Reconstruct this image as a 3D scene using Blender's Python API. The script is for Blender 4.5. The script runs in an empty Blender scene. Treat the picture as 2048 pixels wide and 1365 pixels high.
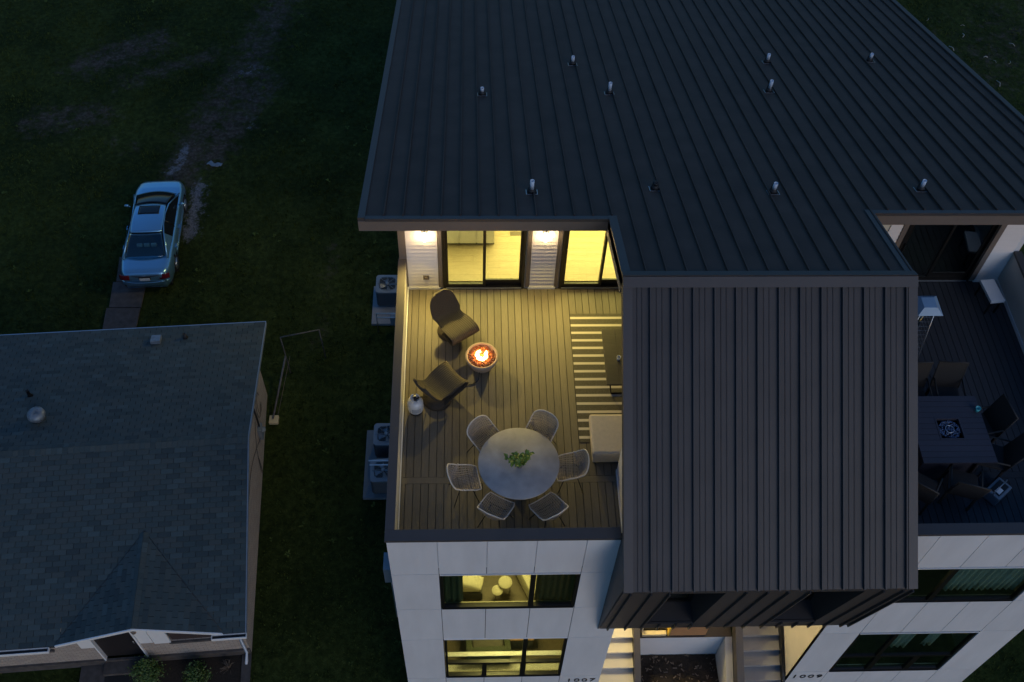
import bpy, bmesh, math, random
import numpy as np
from mathutils import Vector, Matrix
random.seed(7); rng = np.random.default_rng(7)
SC = bpy.context.scene
COL = SC.collection
rad = math.radians

# ------------------------------------------------------------------ camera
F, PITCH, YAW, ROLL = 2064.86, 0.937607, 0.0679243, 0.0504393
cp, sp = math.cos(PITCH), math.sin(PITCH); cy, sy = math.cos(YAW), math.sin(YAW)
fw = Vector((sy*cp, cy*cp, -sp)); rt = Vector((cy, -sy, 0)); up = rt.cross(fw)
cr, sr = math.cos(ROLL), math.sin(ROLL)
r2 = cr*rt + sr*up; u2 = -sr*rt + cr*up
cam = bpy.data.cameras.new("camera"); co = bpy.data.objects.new("camera", cam); COL.objects.link(co)
M = Matrix((r2, u2, -fw)).transposed().to_4x4(); M.translation = Vector((1.42089, -7.51849, 28.2457))
co.matrix_world = M
cam.sensor_fit = 'HORIZONTAL'; cam.sensor_width = 36; cam.lens = 36*F/2048
cam.clip_start = .1; cam.clip_end = 2000
SC.camera = co

# ------------------------------------------------------------------ world, sun, exposure
W = bpy.data.worlds.new("World"); SC.world = W; W.use_nodes = True
nt = W.node_tree; nt.nodes.clear()
sky = nt.nodes.new("ShaderNodeTexSky"); sky.sky_type = 'NISHITA'; sky.sun_disc = False
sky.sun_elevation = rad(1.5); sky.sun_rotation = rad(152); sky.altitude = 200; sky.ozone_density = 3.0
tint = nt.nodes.new("ShaderNodeMixRGB"); tint.blend_type = 'MULTIPLY'; tint.inputs[0].default_value = 1
tint.inputs[2].default_value = (.76, .97, 1.17, 1)
bg = nt.nodes.new("ShaderNodeBackground"); bg.inputs[1].default_value = .15
wo = nt.nodes.new("ShaderNodeOutputWorld")
nt.links.new(sky.outputs[0], tint.inputs[1]); nt.links.new(tint.outputs[0], bg.inputs[0]); nt.links.new(bg.outputs[0], wo.inputs[0])
SC.view_settings.view_transform = 'Standard'; SC.view_settings.look = 'None'
SC.view_settings.exposure = 1.5; SC.view_settings.gamma = 1; SC.view_settings.use_curve_mapping = False
SC.cycles.max_bounces = 6; SC.cycles.diffuse_bounces = 3; SC.cycles.glossy_bounces = 3
SC.cycles.transparent_max_bounces = 16; SC.cycles.transmission_bounces = 4
SC.cycles.caustics_reflective = False; SC.cycles.caustics_refractive = False
SC.cycles.sample_clamp_indirect = 4

WARM = (1.0, .76, .19); YEL = (1.0, .80, .28)
def lamp(name, kind, loc, power, col, size=.1, rot=(0, 0, 0), sy_=None, spot=None):
    l = bpy.data.lights.new(name, kind); o = bpy.data.objects.new(name, l); COL.objects.link(o)
    o.location = loc; o.rotation_euler = rot; l.energy = power; l.color = col
    if kind == 'AREA':
        l.shape = 'RECTANGLE'; l.size = size; l.size_y = sy_ or size
    else: l.shadow_soft_size = size
    return o
# the last of the daylight from the west (front) side
sunl = bpy.data.lights.new("sun", 'SUN'); suno = bpy.data.objects.new("sun", sunl); COL.objects.link(suno)
sunl.energy = .18; sunl.angle = rad(30); sunl.color = (1, .96, .92); suno.rotation_euler = (rad(60), 0, rad(28))

# ------------------------------------------------------------------ helpers
def newmat(name):
    m = bpy.data.materials.new(name); m.use_nodes = True
    return m, m.node_tree, m.node_tree.nodes["Principled BSDF"]
def mat(name, col, rough=.6, metal=0., var=0., nscale=8., bump=0., bscale=60., rnd=0., emit=None, estr=1., spec=.5, stretch=None, coat=0., dark=.5):
    """base colour with noise variation, per-object variation and fine relief"""
    m, t, b = newmat(name); N = t.nodes; L = t.links
    b.inputs["Roughness"].default_value = rough; b.inputs["Metallic"].default_value = metal
    b.inputs["Specular IOR Level"].default_value = spec; b.inputs["Coat Weight"].default_value = coat
    c = (*col, 1)
    tc = N.new("ShaderNodeTexCoord"); mp = N.new("ShaderNodeMapping"); L.new(tc.outputs["Object"], mp.inputs[0])
    if stretch: mp.inputs["Scale"].default_value = stretch
    out = None
    if var > 0 or rnd > 0:
        mix = N.new("ShaderNodeMixRGB"); mix.blend_type = 'MIX'
        mix.inputs[1].default_value = (*[x*(1-dark*min(1, var+rnd)) for x in col], 1)
        mix.inputs[2].default_value = (*[min(1, x*(1+.5*(var+rnd))) for x in col], 1)
        nz = N.new("ShaderNodeTexNoise"); nz.inputs["Scale"].default_value = nscale; nz.inputs["Detail"].default_value = 6
        nz.noise_dimensions = '4D'
        oi = N.new("ShaderNodeObjectInfo")
        ml = N.new("ShaderNodeMath"); ml.operation = 'MULTIPLY'; ml.inputs[1].default_value = 50
        L.new(oi.outputs["Random"], ml.inputs[0]); L.new(ml.outputs[0], nz.inputs["W"]); L.new(mp.outputs[0], nz.inputs["Vector"])
        a = N.new("ShaderNodeMath"); a.operation = 'MULTIPLY'; tot = max(1e-6, var+rnd)
        mr = N.new("ShaderNodeMapRange"); mr.inputs[1].default_value = .3; mr.inputs[2].default_value = .7
        L.new(nz.outputs[0], mr.inputs[0]); L.new(mr.outputs[0], a.inputs[0]); a.inputs[1].default_value = var/tot
        r_ = N.new("ShaderNodeMath"); r_.operation = 'MULTIPLY_ADD'; r_.inputs[1].default_value = rnd/tot
        L.new(oi.outputs["Random"], r_.inputs[0]); L.new(a.outputs[0], r_.inputs[2])
        L.new(r_.outputs[0], mix.inputs[0]); L.new(mix.outputs[0], b.inputs["Base Color"])
    else:
        b.inputs["Base Color"].default_value = c
    if bump > 0:
        n2 = N.new("ShaderNodeTexNoise"); n2.inputs["Scale"].default_value = bscale; n2.inputs["Detail"].default_value = 4
        L.new(mp.outputs[0], n2.inputs["Vector"])
        bp_ = N.new("ShaderNodeBump"); bp_.inputs["Strength"].default_value = bump; bp_.inputs["Distance"].default_value = .01
        L.new(n2.outputs[0], bp_.inputs["Height"]); L.new(bp_.outputs[0], b.inputs["Normal"])
    if emit:
        b.inputs["Emission Color"].default_value = (*emit, 1); b.inputs["Emission Strength"].default_value = estr
    return m
def glassmat(name, tintc=(.85, .9, .88), refl=.12):
    m, t, b = newmat(name); N = t.nodes; L = t.links
    out = N["Material Output"]; N.remove(b)
    tr = N.new("ShaderNodeBsdfTransparent"); tr.inputs[0].default_value = (*tintc, 1)
    gl = N.new("ShaderNodeBsdfGlossy"); gl.inputs["Roughness"].default_value = .02; gl.inputs[0].default_value = (.9, .95, 1, 1)
    lw_ = N.new("ShaderNodeLayerWeight"); lw_.inputs[0].default_value = .5; fr = N.new("ShaderNodeMath"); fr.operation = 'POWER'; fr.inputs[1].default_value = 4.0; L.new(lw_.outputs["Facing"], fr.inputs[0])
    ad = N.new("ShaderNodeMath"); ad.operation = 'ADD'; ad.inputs[1].default_value = refl*.5; ad.use_clamp = True
    mx = N.new("ShaderNodeMixShader")
    L.new(fr.outputs[0], ad.inputs[0]); L.new(ad.outputs[0], mx.inputs[0]); L.new(tr.outputs[0], mx.inputs[1]); L.new(gl.outputs[0], mx.inputs[2])
    L.new(mx.outputs[0], out.inputs[0])
    return m

class MB:
    """collects shapes and links them as ONE mesh object"""
    def __init__(s): s.v = []; s.f = []; s.sm = []; s.mi = []; s.T = None
    def add(s, vs, fs, smooth=False, mi=0):
        o = len(s.v)
        if s.T is not None: vs = [tuple(s.T @ Vector(v)) for v in vs]
        s.v += [tuple(v) for v in vs]; s.f += [tuple(i+o for i in f) for f in fs]
        s.sm += [smooth]*len(fs); s.mi += [mi]*len(fs); return s
    def box(s, x0, x1, y0, y1, z0, z1, mi=0):
        vs = [(x, y, z) for z in (z0, z1) for y in (y0, y1) for x in (x0, x1)]
        return s.add(vs, [(0, 2, 3, 1), (4, 5, 7, 6), (0, 1, 5, 4), (2, 6, 7, 3), (0, 4, 6, 2), (1, 3, 7, 5)], mi=mi)
    def hexa(s, lo, hi, mi=0):
        """lo, hi: 4 points each (same order, ccw from above)"""
        return s.add(list(lo)+list(hi), [(3, 2, 1, 0), (4, 5, 6, 7)]+[(i, (i+1) % 4, 4+(i+1) % 4, 4+i) for i in range(4)], mi=mi)
    def prism(s, poly, axis, a, b, mi=0):
        """poly of 2D points extruded along axis (0: x, 1: y, 2: z) from a to b"""
        def P(p, t):
            return (t, p[0], p[1]) if axis == 0 else ((p[0], t, p[1]) if axis == 1 else (p[0], p[1], t))
        n = len(poly)
        return s.add([P(p, a) for p in poly]+[P(p, b) for p in poly], [tuple(range(n))[::-1], tuple(range(n, 2*n))]+[(i, (i+1) % n, n+(i+1) % n, n+i) for i in range(n)], mi=mi)
    def tube(s, pts, r, n=8, cap=True, mi=0, closed=False):
        pts = [Vector(p) for p in pts]; m = len(pts); vs = []; fs = []
        rs = r if isinstance(r, (list, tuple)) else [r]*m
        nrm = None
        for i, p in enumerate(pts):
            if closed: d = pts[(i+1) % m]-pts[i-1]
            else: d = pts[min(i+1, m-1)]-pts[max(i-1, 0)]
            d.normalize()
            if nrm is None:
                nrm = d.orthogonal().normalized()
            nrm = (nrm-d*nrm.dot(d)).normalized(); bi = d.cross(nrm)
            for k in range(n):
                a = 2*math.pi*k/n; vs.append(p+rs[i]*(math.cos(a)*nrm+math.sin(a)*bi))
        for i in range(m if closed else m-1):
            j = (i+1) % m
            for k in range(n): fs.append((i*n+k, i*n+(k+1) % n, j*n+(k+1) % n, j*n+k))
        if cap and not closed: fs += [tuple(range(n))[::-1], tuple(range((m-1)*n, m*n))]
        return s.add(vs, fs, True, mi)
    def lathe(s, prof, n=32, c=(0, 0, 0), mi=0):
        vs = []; fs = []; m = len(prof)
        for r, z in prof:
            for k in range(n):
                a = 2*math.pi*k/n; vs.append((c[0]+r*math.cos(a), c[1]+r*math.sin(a), c[2]+z))
        for i in range(m-1):
            for k in range(n): fs.append((i*n+k, i*n+(k+1) % n, (i+1)*n+(k+1) % n, (i+1)*n+k))
        if prof[0][0] > 1e-4: fs.append(tuple(range(n))[::-1])
        if prof[-1][0] > 1e-4: fs.append(tuple(range((m-1)*n, m*n)))
        return s.add(vs, fs, True, mi)
    def grid(s, fn, nu, nv, thick=0., mi=0, smooth=True):
        P = [[Vector(fn(i/nu, j/nv)) for j in range(nv+1)] for i in range(nu+1)]
        vs = [p for r_ in P for p in r_]; W_ = nv+1
        fs = [(i*W_+j, (i+1)*W_+j, (i+1)*W_+j+1, i*W_+j+1) for i in range(nu) for j in range(nv)]
        if thick:
            ns = []
            for i in range(nu+1):
                for j in range(nv+1):
                    a = P[min(i+1, nu)][j]-P[max(i-1, 0)][j]; b = P[i][min(j+1, nv)]-P[i][max(j-1, 0)]
                    q = a.cross(b); ns.append(q.normalized() if q.length > 1e-9 else Vector((0, 0, 1)))
            o = len(vs); vs = vs+[v-n_*thick for v, n_ in zip(vs, ns)]
            fs = fs+[tuple(x+o for x in f)[::-1] for f in fs]
            bd = [(i, 0) for i in range(nu+1)]+[(nu, j) for j in range(1, nv+1)]+[(i, nv) for i in range(nu-1, -1, -1)]+[(0, j) for j in range(nv-1, 0, -1)]
            for k in range(len(bd)):
                a = bd[k][0]*W_+bd[k][1]; b = bd[(k+1) % len(bd)]; b = b[0]*W_+b[1]; fs.append((b, a, a+o, b+o))
        return s.add(vs, fs, smooth, mi)
    def mesh(s, name, mats, local=None, bevel=0):
        me = bpy.data.meshes.new(name)
        vs = s.v
        if local is not None: vs = [(v[0]-local[0], v[1]-local[1], v[2]-local[2]) for v in vs]
        me.from_pydata(vs, [], s.f)
        me.polygons.foreach_set("use_smooth", s.sm); me.polygons.foreach_set("material_index", s.mi)
        for m_ in (mats if isinstance(mats, (list, tuple)) else [mats]): me.materials.append(m_)
        me.update()
        if bevel:
            bm = bmesh.new(); bm.from_mesh(me)
            bmesh.ops.bevel(bm, geom=[e for e in bm.edges if e.calc_face_angle(0) > .5], offset=bevel, segments=2, profile=.6, affect='EDGES')
            bm.to_mesh(me); bm.free()
        return me
    def build(s, name, mats, parent=None, world=False, bevel=0, label=None, cat=None, group=None, kind=None, smooth_angle=None):
        """world=True: coordinates given in world space; they are moved into the parent's frame"""
        local = None
        if world and parent is not None:
            p = parent; o = Vector((0, 0, 0))
            while p is not None: o += p.location; p = p.parent
            local = o
        me = s.mesh(name, mats, local, bevel)
        ob = bpy.data.objects.new(name, me); COL.objects.link(ob)
        if parent is not None: ob.parent = parent
        tag(ob, label, cat, group, kind)
        return ob
def tag(o, label=None, cat=None, group=None, kind=None):
    if label: o["label"] = label
    if cat: o["category"] = cat
    if group: o["group"] = group
    if kind: o["kind"] = kind
    return o
def empty(name, loc, rz=0., label=None, cat=None, group=None, parent=None):
    o = bpy.data.objects.new(name, None); COL.objects.link(o); o.location = loc; o.rotation_euler = (0, 0, rz)
    o.empty_display_size = .1
    if parent is not None: o.parent = parent
    return tag(o, label, cat, group)
def piece(me, name, parent, loc=(0, 0, 0), rot=(0, 0, 0), scale=(1, 1, 1)):
    o = bpy.data.objects.new(name, me); COL.objects.link(o); o.parent = parent
    o.location = loc; o.rotation_euler = rot; o.scale = scale
    return o
def copy_tree(root, loc, rz, label=None, group=None):
    def cpy(o, par):
        c = o.copy(); COL.objects.link(c); c.parent = par
        for ch in o.children: cpy(ch, c)
        return c
    r_ = cpy(root, None); r_.location = loc; r_.rotation_euler = (0, 0, rz)
    if label: r_["label"] = label
    if group: r_["group"] = group
    return r_

# ------------------------------------------------------------------ materials
m_roof = mat("dark_bronze_metal", (.070, .046, .035), .62, .0, spec=.28, var=.4, nscale=1.5, rnd=.16, bump=.6, bscale=2.5)
m_froof = mat("charcoal_metal", (.047, .043, .044), .5, .0, spec=.4, var=.3, nscale=1.2, rnd=.10, bump=.15, bscale=5)
m_trim = mat("bronze_trim", (.062, .054, .052), .5, .0, var=.1, nscale=3)
m_darkmetal = mat("black_metal", (.018, .018, .02), .4, .4)
m_frame = mat("black_window_frame", (.012, .011, .010), .35, .1)
m_panel = mat("white_fibre_cement", (.64, .66, .69), .7, 0, var=.12, nscale=2.2, stretch=(1.6, 1, .35), rnd=.05, bump=.06, bscale=120)
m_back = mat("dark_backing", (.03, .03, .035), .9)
m_siding = mat("white_lap_siding", (.72, .68, .66), .6, 0, var=.06, nscale=3, bump=.1, bscale=40, stretch=(1, 8, 8))
m_browntrim = mat("taupe_trim", (.16, .13, .11), .6, var=.08)
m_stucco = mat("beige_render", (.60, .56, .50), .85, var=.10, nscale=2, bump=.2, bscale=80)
m_whitewall = mat("white_render", (.66, .68, .72), .8, var=.08, nscale=2, bump=.1, bscale=60)
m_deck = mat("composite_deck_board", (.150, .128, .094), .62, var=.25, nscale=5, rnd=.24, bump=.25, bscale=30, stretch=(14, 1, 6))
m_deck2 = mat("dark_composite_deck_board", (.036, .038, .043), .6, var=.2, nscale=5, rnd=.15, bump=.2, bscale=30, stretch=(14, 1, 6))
m_glass = glassmat("window_glass", (.80, .84, .74), .10)
m_glass_green = glassmat("green_window_glass", (.74, .84, .81), .07)
m_glass_dark = glassmat("dim_window_glass", (.42, .55, .52), .16)
m_paleplank = mat("pale_oak_floor", (.46, .38, .27), .45, var=.25, nscale=4, rnd=.12, stretch=(1, 9, 1), dark=.35)
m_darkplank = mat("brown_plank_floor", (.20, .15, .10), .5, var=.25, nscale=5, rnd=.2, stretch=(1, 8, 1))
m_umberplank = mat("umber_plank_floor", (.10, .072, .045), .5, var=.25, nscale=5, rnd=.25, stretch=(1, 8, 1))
m_roomwall = mat("room_wall", (.62, .58, .48), .9)
m_white = mat("white_paint", (.78, .78, .78), .5, var=.04)
m_dkwicker = mat("dark_brown_wicker", (.040, .031, .022), .75, var=.3, nscale=60, bump=.3, bscale=120)
m_greywicker = mat("grey_wicker", (.36, .29, .23), .7, var=.3, nscale=60)
m_rim = mat("pale_wicker_rim", (.62, .54, .46), .6, var=.2, nscale=60)
m_concretetop = mat("grey_concrete_tabletop", (.31, .285, .27), .6, var=.4, nscale=4.5, bump=.15, bscale=50)
m_bowl = mat("sand_concrete_bowl", (.33, .26, .20), .75, var=.15, nscale=10, bump=.2, bscale=60)
m_lava = mat("lava_rock", (.20, .06, .03), .35, var=.7, nscale=18, rnd=.2)
m_flame = mat("flame", (1, .5, .1), .5, emit=(1, .62, .16), estr=2.6)
m_flame2 = mat("flame_core", (1, .8, .4), .5, emit=(1, .80, .36), estr=4)
m_ember = mat("glowing_rock", (.5, .15, .03), .6, emit=(1, .22, .03), estr=.30)
m_tank = mat("painted_steel_tank", (.62, .64, .66), .4, .1, var=.08)
m_rubber = mat("black_rubber", (.015, .015, .016), .6)
m_leaf = mat("green_leaf", (.17, .25, .03), .45, var=.5, nscale=9, rnd=.3)
m_leafdark = mat("shrub_leaf", (.06, .11, .02), .6, var=.7, nscale=8)
m_twig = mat("dry_twig", (.16, .12, .09), .8)
m_cushion = mat("cream_cushion_fabric", (.72, .60, .45), .9, var=.12, nscale=14, bump=.3, bscale=140)
m_charcoal = mat("charcoal_wood", (.060, .052, .045), .55, var=.3, nscale=4, stretch=(1, 10, 1))
m_bulb = mat("lamp_bulb", (1, .8, .5), .5, emit=(1, .72, .34), estr=40)
m_frosted = mat("lit_frosted_glass", (1, .85, .6), .5, emit=(1, .80, .48), estr=7)
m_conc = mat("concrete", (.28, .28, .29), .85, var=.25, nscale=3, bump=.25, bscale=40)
m_oldconc = mat("old_drive_concrete", (.075, .066, .063), .9, var=.6, nscale=6, bump=.5, bscale=25)
m_brick = None
m_ac = mat("ac_painted_metal", (.20, .24, .28), .5, .2, var=.1)
m_steel = mat("galvanised_steel", (.45, .48, .52), .35, .8, var=.1)
m_brushed = mat("brushed_steel", (.26, .36, .46), .5, .2, var=.1)
m_dull = mat("weathered_zinc", (.20, .23, .26), .55, .5, var=.5, nscale=14)
m_pvc = mat("white_pvc", (.58, .64, .72), .35, var=.05)
m_soil = mat("dark_mulch", (.028, .020, .014), .95, var=.9, nscale=30, bump=1., bscale=60)
m_wood = mat("orange_plywood", (.42, .22, .10), .7, var=.35, nscale=7, stretch=(1, 6, 6))
m_paleblock = mat("pale_sawn_timber", (.60, .50, .30), .7, var=.2, nscale=7)

# ------------------------------------------------------------------ ground
def ground():
    x = np.arange(-60, 70.01, .4); y = np.arange(-20, 90.01, .4)
    X, Y = np.meshgrid(x, y, indexing='ij'); nx, ny = X.shape
    Z = .03*np.sin(X*.9)*np.cos(Y*.7)+.02*np.sin(X*2.3+1)*np.sin(Y*1.9)+rng.normal(0, .006, X.shape)
    v = np.stack([X, Y, Z-.04], -1).reshape(-1, 3)
    i = np.arange(nx-1)[:, None]*ny+np.arange(ny-1)[None]; q = np.stack([i, i+ny, i+ny+1, i+1], -1).reshape(-1, 4)
    # bare soil amount (worn tracks), real marks of the place
    D = np.zeros(X.shape); G = np.zeros(X.shape)
    def seg(A, ax, ay, bx, by, w, amp):
        dx, dy = bx-ax, by-ay; t = np.clip(((X-ax)*dx+(Y-ay)*dy)/(dx*dx+dy*dy), 0, 1)
        d = np.hypot(X-ax-t*dx, Y-ay-t*dy); return np.maximum(A, amp*np.exp(-(d/w)**2))
    D = seg(D, -9.6, 20.5, -9.0, 24.5, 1.0, .9); D = seg(D, -8.6, 22.0, -6.9, 26.5, .9, .9); D = seg(D, -9.0, 24, -7.6, 28.5, 1.2, .85); D = seg(D, -7.8, 28, -6.6, 33, 1.3, .8)
    D = seg(D, -12.5, 26.5, -9.5, 28.2, .8, .7); D = seg(D, -15.5, 24, -13.5, 24.5, 1.2, .8); D = seg(D, -14.5, 27.5, -12.0, 29, 1.2, .85); D = seg(D, -12.5, 22.8, -11.6, 22.6, .8, .5)
    D = seg(D, -3.7, 13, -3.6, 17.5, .5, .5); D = seg(D, 20, 25, 30, 33, 4, .55)
    G = seg(G, -8.75, 18.0, -8.75, 20.5, .38, 1.); G = seg(G, -9.9, 21.2, -9.5, 22.6, .3, .9); G = seg(G, -8.1, 27.0, -7.2, 27.4, .5, .6); G = seg(G, -7.4, 23.6, -7.2, 24.4, .5, .5)
    me = bpy.data.meshes.new("ground"); me.vertices.add(len(v)); me.vertices.foreach_set("co", v.ravel())
    me.loops.add(q.size); me.loops.foreach_set("vertex_index", q.ravel()); me.polygons.add(len(q))
    me.polygons.foreach_set("loop_start", np.arange(0, q.size, 4)); me.update(calc_edges=True)
    me.polygons.foreach_set("use_smooth", [True]*len(q))
    at = me.attributes.new("soil", 'FLOAT_VECTOR', 'POINT'); at.data.foreach_set("vector", np.stack([D, G, D*0], -1).reshape(-1, 3).ravel())
    m, t, b = newmat("lawn_and_soil"); N = t.nodes; L = t.links
    a = N.new("ShaderNodeAttribute"); a.attribute_name = "soil"; sx = N.new("ShaderNodeSeparateXYZ"); L.new(a.outputs["Vector"], sx.inputs[0])
    tc = N.new("ShaderNodeTexCoord")
    def noise(s, d=8, r=.6):
        n = N.new("ShaderNodeTexNoise"); n.inputs["Scale"].default_value = s; n.inputs["Detail"].default_value = d; n.inputs["Roughness"].default_value = r
        L.new(tc.outputs["Object"], n.inputs["Vector"]); return n.outputs[0]
    def ramp(src, stops):
        r_ = N.new("ShaderNodeValToRGB"); L.new(src, r_.inputs[0]); e = r_.color_ramp.elements
        e[0].position, e[0].color = stops[0][0], (*stops[0][1], 1); e[1].position, e[1].color = stops[-1][0], (*stops[-1][1], 1)
        for p, c in stops[1:-1]: q_ = e.new(p); q_.color = (*c, 1)
        return r_.outputs[0]
    g = ramp(noise(5, 10, .75), [(.3, (.012, .020, .005)), (.5, (.034, .050, .011)), (.72, (.075, .096, .026))])
    g2 = ramp(noise(.35, 4), [(.35, (.55, .62, .6)), (.65, (1.2, 1.15, 1.1))])
    mg = N.new("ShaderNodeMixRGB"); mg.blend_type = 'MULTIPLY'; mg.inputs[0].default_value = 1; L.new(g, mg.inputs[1]); L.new(g2, mg.inputs[2])
    so = ramp(noise(7, 10, .7), [(.3, (.035, .026, .022)), (.5, (.085, .066, .055)), (.75, (.17, .15, .14))])
    def thr(src, nz, lo, hi):
        m1 = N.new("ShaderNodeMath"); m1.operation = 'MULTIPLY_ADD'; L.new(nz, m1.inputs[0]); m1.inputs[1].default_value = 2.2; L.new(src, m1.inputs[2])
        r_ = N.new("ShaderNodeMapRange"); r_.inputs[1].default_value = lo; r_.inputs[2].default_value = hi; r_.interpolation_type = 'SMOOTHSTEP'; L.new(m1.outputs[0], r_.inputs[0]); return r_.outputs[0]
    mx = N.new("ShaderNodeMixRGB"); L.new(thr(sx.outputs[0], noise(2.2, 8, .7), 1.45, 2.25), mx.inputs[0]); L.new(mg.outputs[0], mx.inputs[1]); L.new(so, mx.inputs[2])
    gr = ramp(noise(14, 8, .8), [(.35, (.05, .052, .06)), (.6, (.26, .27, .30))])
    mx2 = N.new("ShaderNodeMixRGB"); L.new(thr(sx.outputs[1], noise(4.5, 8, .75), 1.55, 2.0), mx2.inputs[0]); L.new(mx.outputs[0], mx2.inputs[1]); L.new(gr, mx2.inputs[2])
    L.new(mx2.outputs[0], b.inputs["Base Color"]); b.inputs["Roughness"].default_value = .95; b.inputs["Specular IOR Level"].default_value = .1
    bp_ = N.new("ShaderNodeBump"); bp_.inputs["Distance"].default_value = .08; bp_.inputs["Strength"].default_value = .9
    L.new(noise(12, 8, .8), bp_.inputs["Height"]); L.new(bp_.outputs[0], b.inputs["Normal"])
    me.materials.append(m)
    o = bpy.data.objects.new("ground", me); COL.objects.link(o); tag(o, kind='structure')
    # far ground out to the horizon
    MB().add([(-900, -900, -.25), (900, -900, -.25), (900, 900, -.25), (-900, 900, -.25)], [(0, 1, 2, 3)]).build("outer_ground", m, kind='structure')
    # grass tufts
    n = 110000
    px = rng.uniform(-21, 27, n); py = rng.uniform(.5, 34, n)
    ix = np.clip(((px+60)/.4).astype(int), 0, nx-1); iy = np.clip(((py+20)/.4).astype(int), 0, ny-1)
    dens = 1-np.maximum(D[ix, iy]*1.05, G[ix, iy]*1.3)
    clump = .55+.45*np.sin(px*1.7+np.sin(py*1.3)*2)*np.cos(py*1.9+np.cos(px)*1.5)
    th = rad(3.5); lx = (px+4.185)*math.cos(th)+(py-1.93)*math.sin(th); ly = -(px+4.185)*math.sin(th)+(py-1.93)*math.cos(th)
    keep = (rng.uniform(0, 1, n) < dens*clump+.05) & ~((px > -.1) & (px < 12.9)) & ~((lx < -.35) & (ly > .55) & (ly < 9.2)) & ~((px > -11) & (px < -9.6) & (py > 11) & (py < 15.8))
    keep &= ~((px > -2.1) & (px < 0) & (((py > 7.3) & (py < 9.7)) | ((py > 14) & (py < 15.5)))) & ~((lx > -5) & (lx < -.35) & (ly < .6) & (ly > -1))
    px, py = px[keep], py[keep]; n = len(px); k = 3
    a0 = rng.uniform(0, 2*np.pi, (n, k)); h = rng.uniform(.03, .10, (n, k)); w = rng.uniform(.008, .02, (n, k)); ln = rng.uniform(0, .06, (n, k))
    bx = px[:, None]+rng.normal(0, .03, (n, k)); by = py[:, None]+rng.normal(0, .03, (n, k)); bz = Z[ix[keep], iy[keep]][:, None]-.05+0*a0
    V = np.stack([np.stack([bx-w*np.cos(a0), by-w*np.sin(a0), bz], -1), np.stack([bx+w*np.cos(a0), by+w*np.sin(a0), bz], -1), np.stack([bx-ln*np.sin(a0), by+ln*np.cos(a0), bz+h+.02], -1)], 2).reshape(-1, 3)
    me = bpy.data.meshes.new("lawn_grass"); me.vertices.add(len(V)); me.vertices.foreach_set("co", V.ravel())
    me.loops.add(len(V)); me.loops.foreach_set("vertex_index", np.arange(len(V))); me.polygons.add(len(V)//3)
    me.polygons.foreach_set("loop_start", np.arange(0, len(V), 3)); me.update(calc_edges=True)
    me.materials.append(mat("grass_blade", (.048, .070, .016), .8, var=.9, nscale=1.3, spec=.1))
    o = bpy.data.objects.new("lawn_grass", me); COL.objects.link(o); tag(o, "short dark green grass covering the yards", "grass", kind='stuff')
    mb = MB()
    for k in range(1500):
        x_, y_ = random.uniform(-20, 26), random.uniform(1, 34)
        lx_ = (x_+4.185)*.998+(y_-1.93)*.061; ly_ = -(x_+4.185)*.061+(y_-1.93)*.998
        if -.3 < x_ < 13 or (lx_ < -.2 and .3 < ly_ < 9.4) or (-11.1 < x_ < -8.6 and 11 < y_ < 21): continue
        if random.random() > .35+.65*math.sin(x_*.5)*math.cos(y_*.4+1): continue
        s_ = random.uniform(.04, .13)
        for q_ in range(random.randint(5, 9)):
            a_ = random.uniform(0, 6.283); l_ = s_*random.uniform(.6, 1.3); ca, sa = math.cos(a_), math.sin(a_); w_ = l_*.22
            mb.add([(x_, y_, 0), (x_+ca*l_*.5-sa*w_, y_+sa*l_*.5+ca*w_, l_*.55), (x_+ca*l_, y_+sa*l_, l_*.4), (x_+ca*l_*.5+sa*w_, y_+sa*l_*.5-ca*w_, l_*.55)], [(0, 1, 2, 3)])
    mb.build("broadleaf_weeds", mat("weed_leaf", (.07, .10, .025), .8, var=.8, nscale=1, spec=.1), label="low broadleaf weeds scattered through the dark lawn", cat="weeds", kind='stuff')
    # old drive strip under the car, path at the front of the bungalow
    mb = MB()
    for i_ in range(5):
        y0 = 11.2+i_*1.15; mb.hexa([(-11.0+.02*i_, y0, -.05), (-9.86, y0, -.05), (-9.88, y0+1.12, -.05), (-11.02, y0+1.12, -.05)], [(-11.0+.02*i_, y0, .03), (-9.86, y0, .035), (-9.88, y0+1.12, .03), (-11.02, y0+1.12, .03)])
    mb.build("driveway_strip", m_oldconc, kind='structure')
ground()

# ------------------------------------------------------------------ duplex townhouse
ZD, ZP = 11.43, 12.40
H = empty("duplex_house", (6.415, 6.0, 0), label="tall white duplex townhouse with a dark metal standing seam roof and roof decks", cat="house")
RY0, RZ0, RS = 3.37, 15.14, .3356           # ridge and main slope
def zr(y): return RZ0-RS*(y-RY0)
LE, RE, CL, CR_ = -.60, 13.74, 3.94, 8.89
EYL, EYR, YEND = 5.28, 5.50, 19.6
FE_Y, FE_Z = -.817, 12.02
def zf(y): return RZ0+(FE_Z-RZ0)*(RY0-y)/(RY0-FE_Y)

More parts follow.
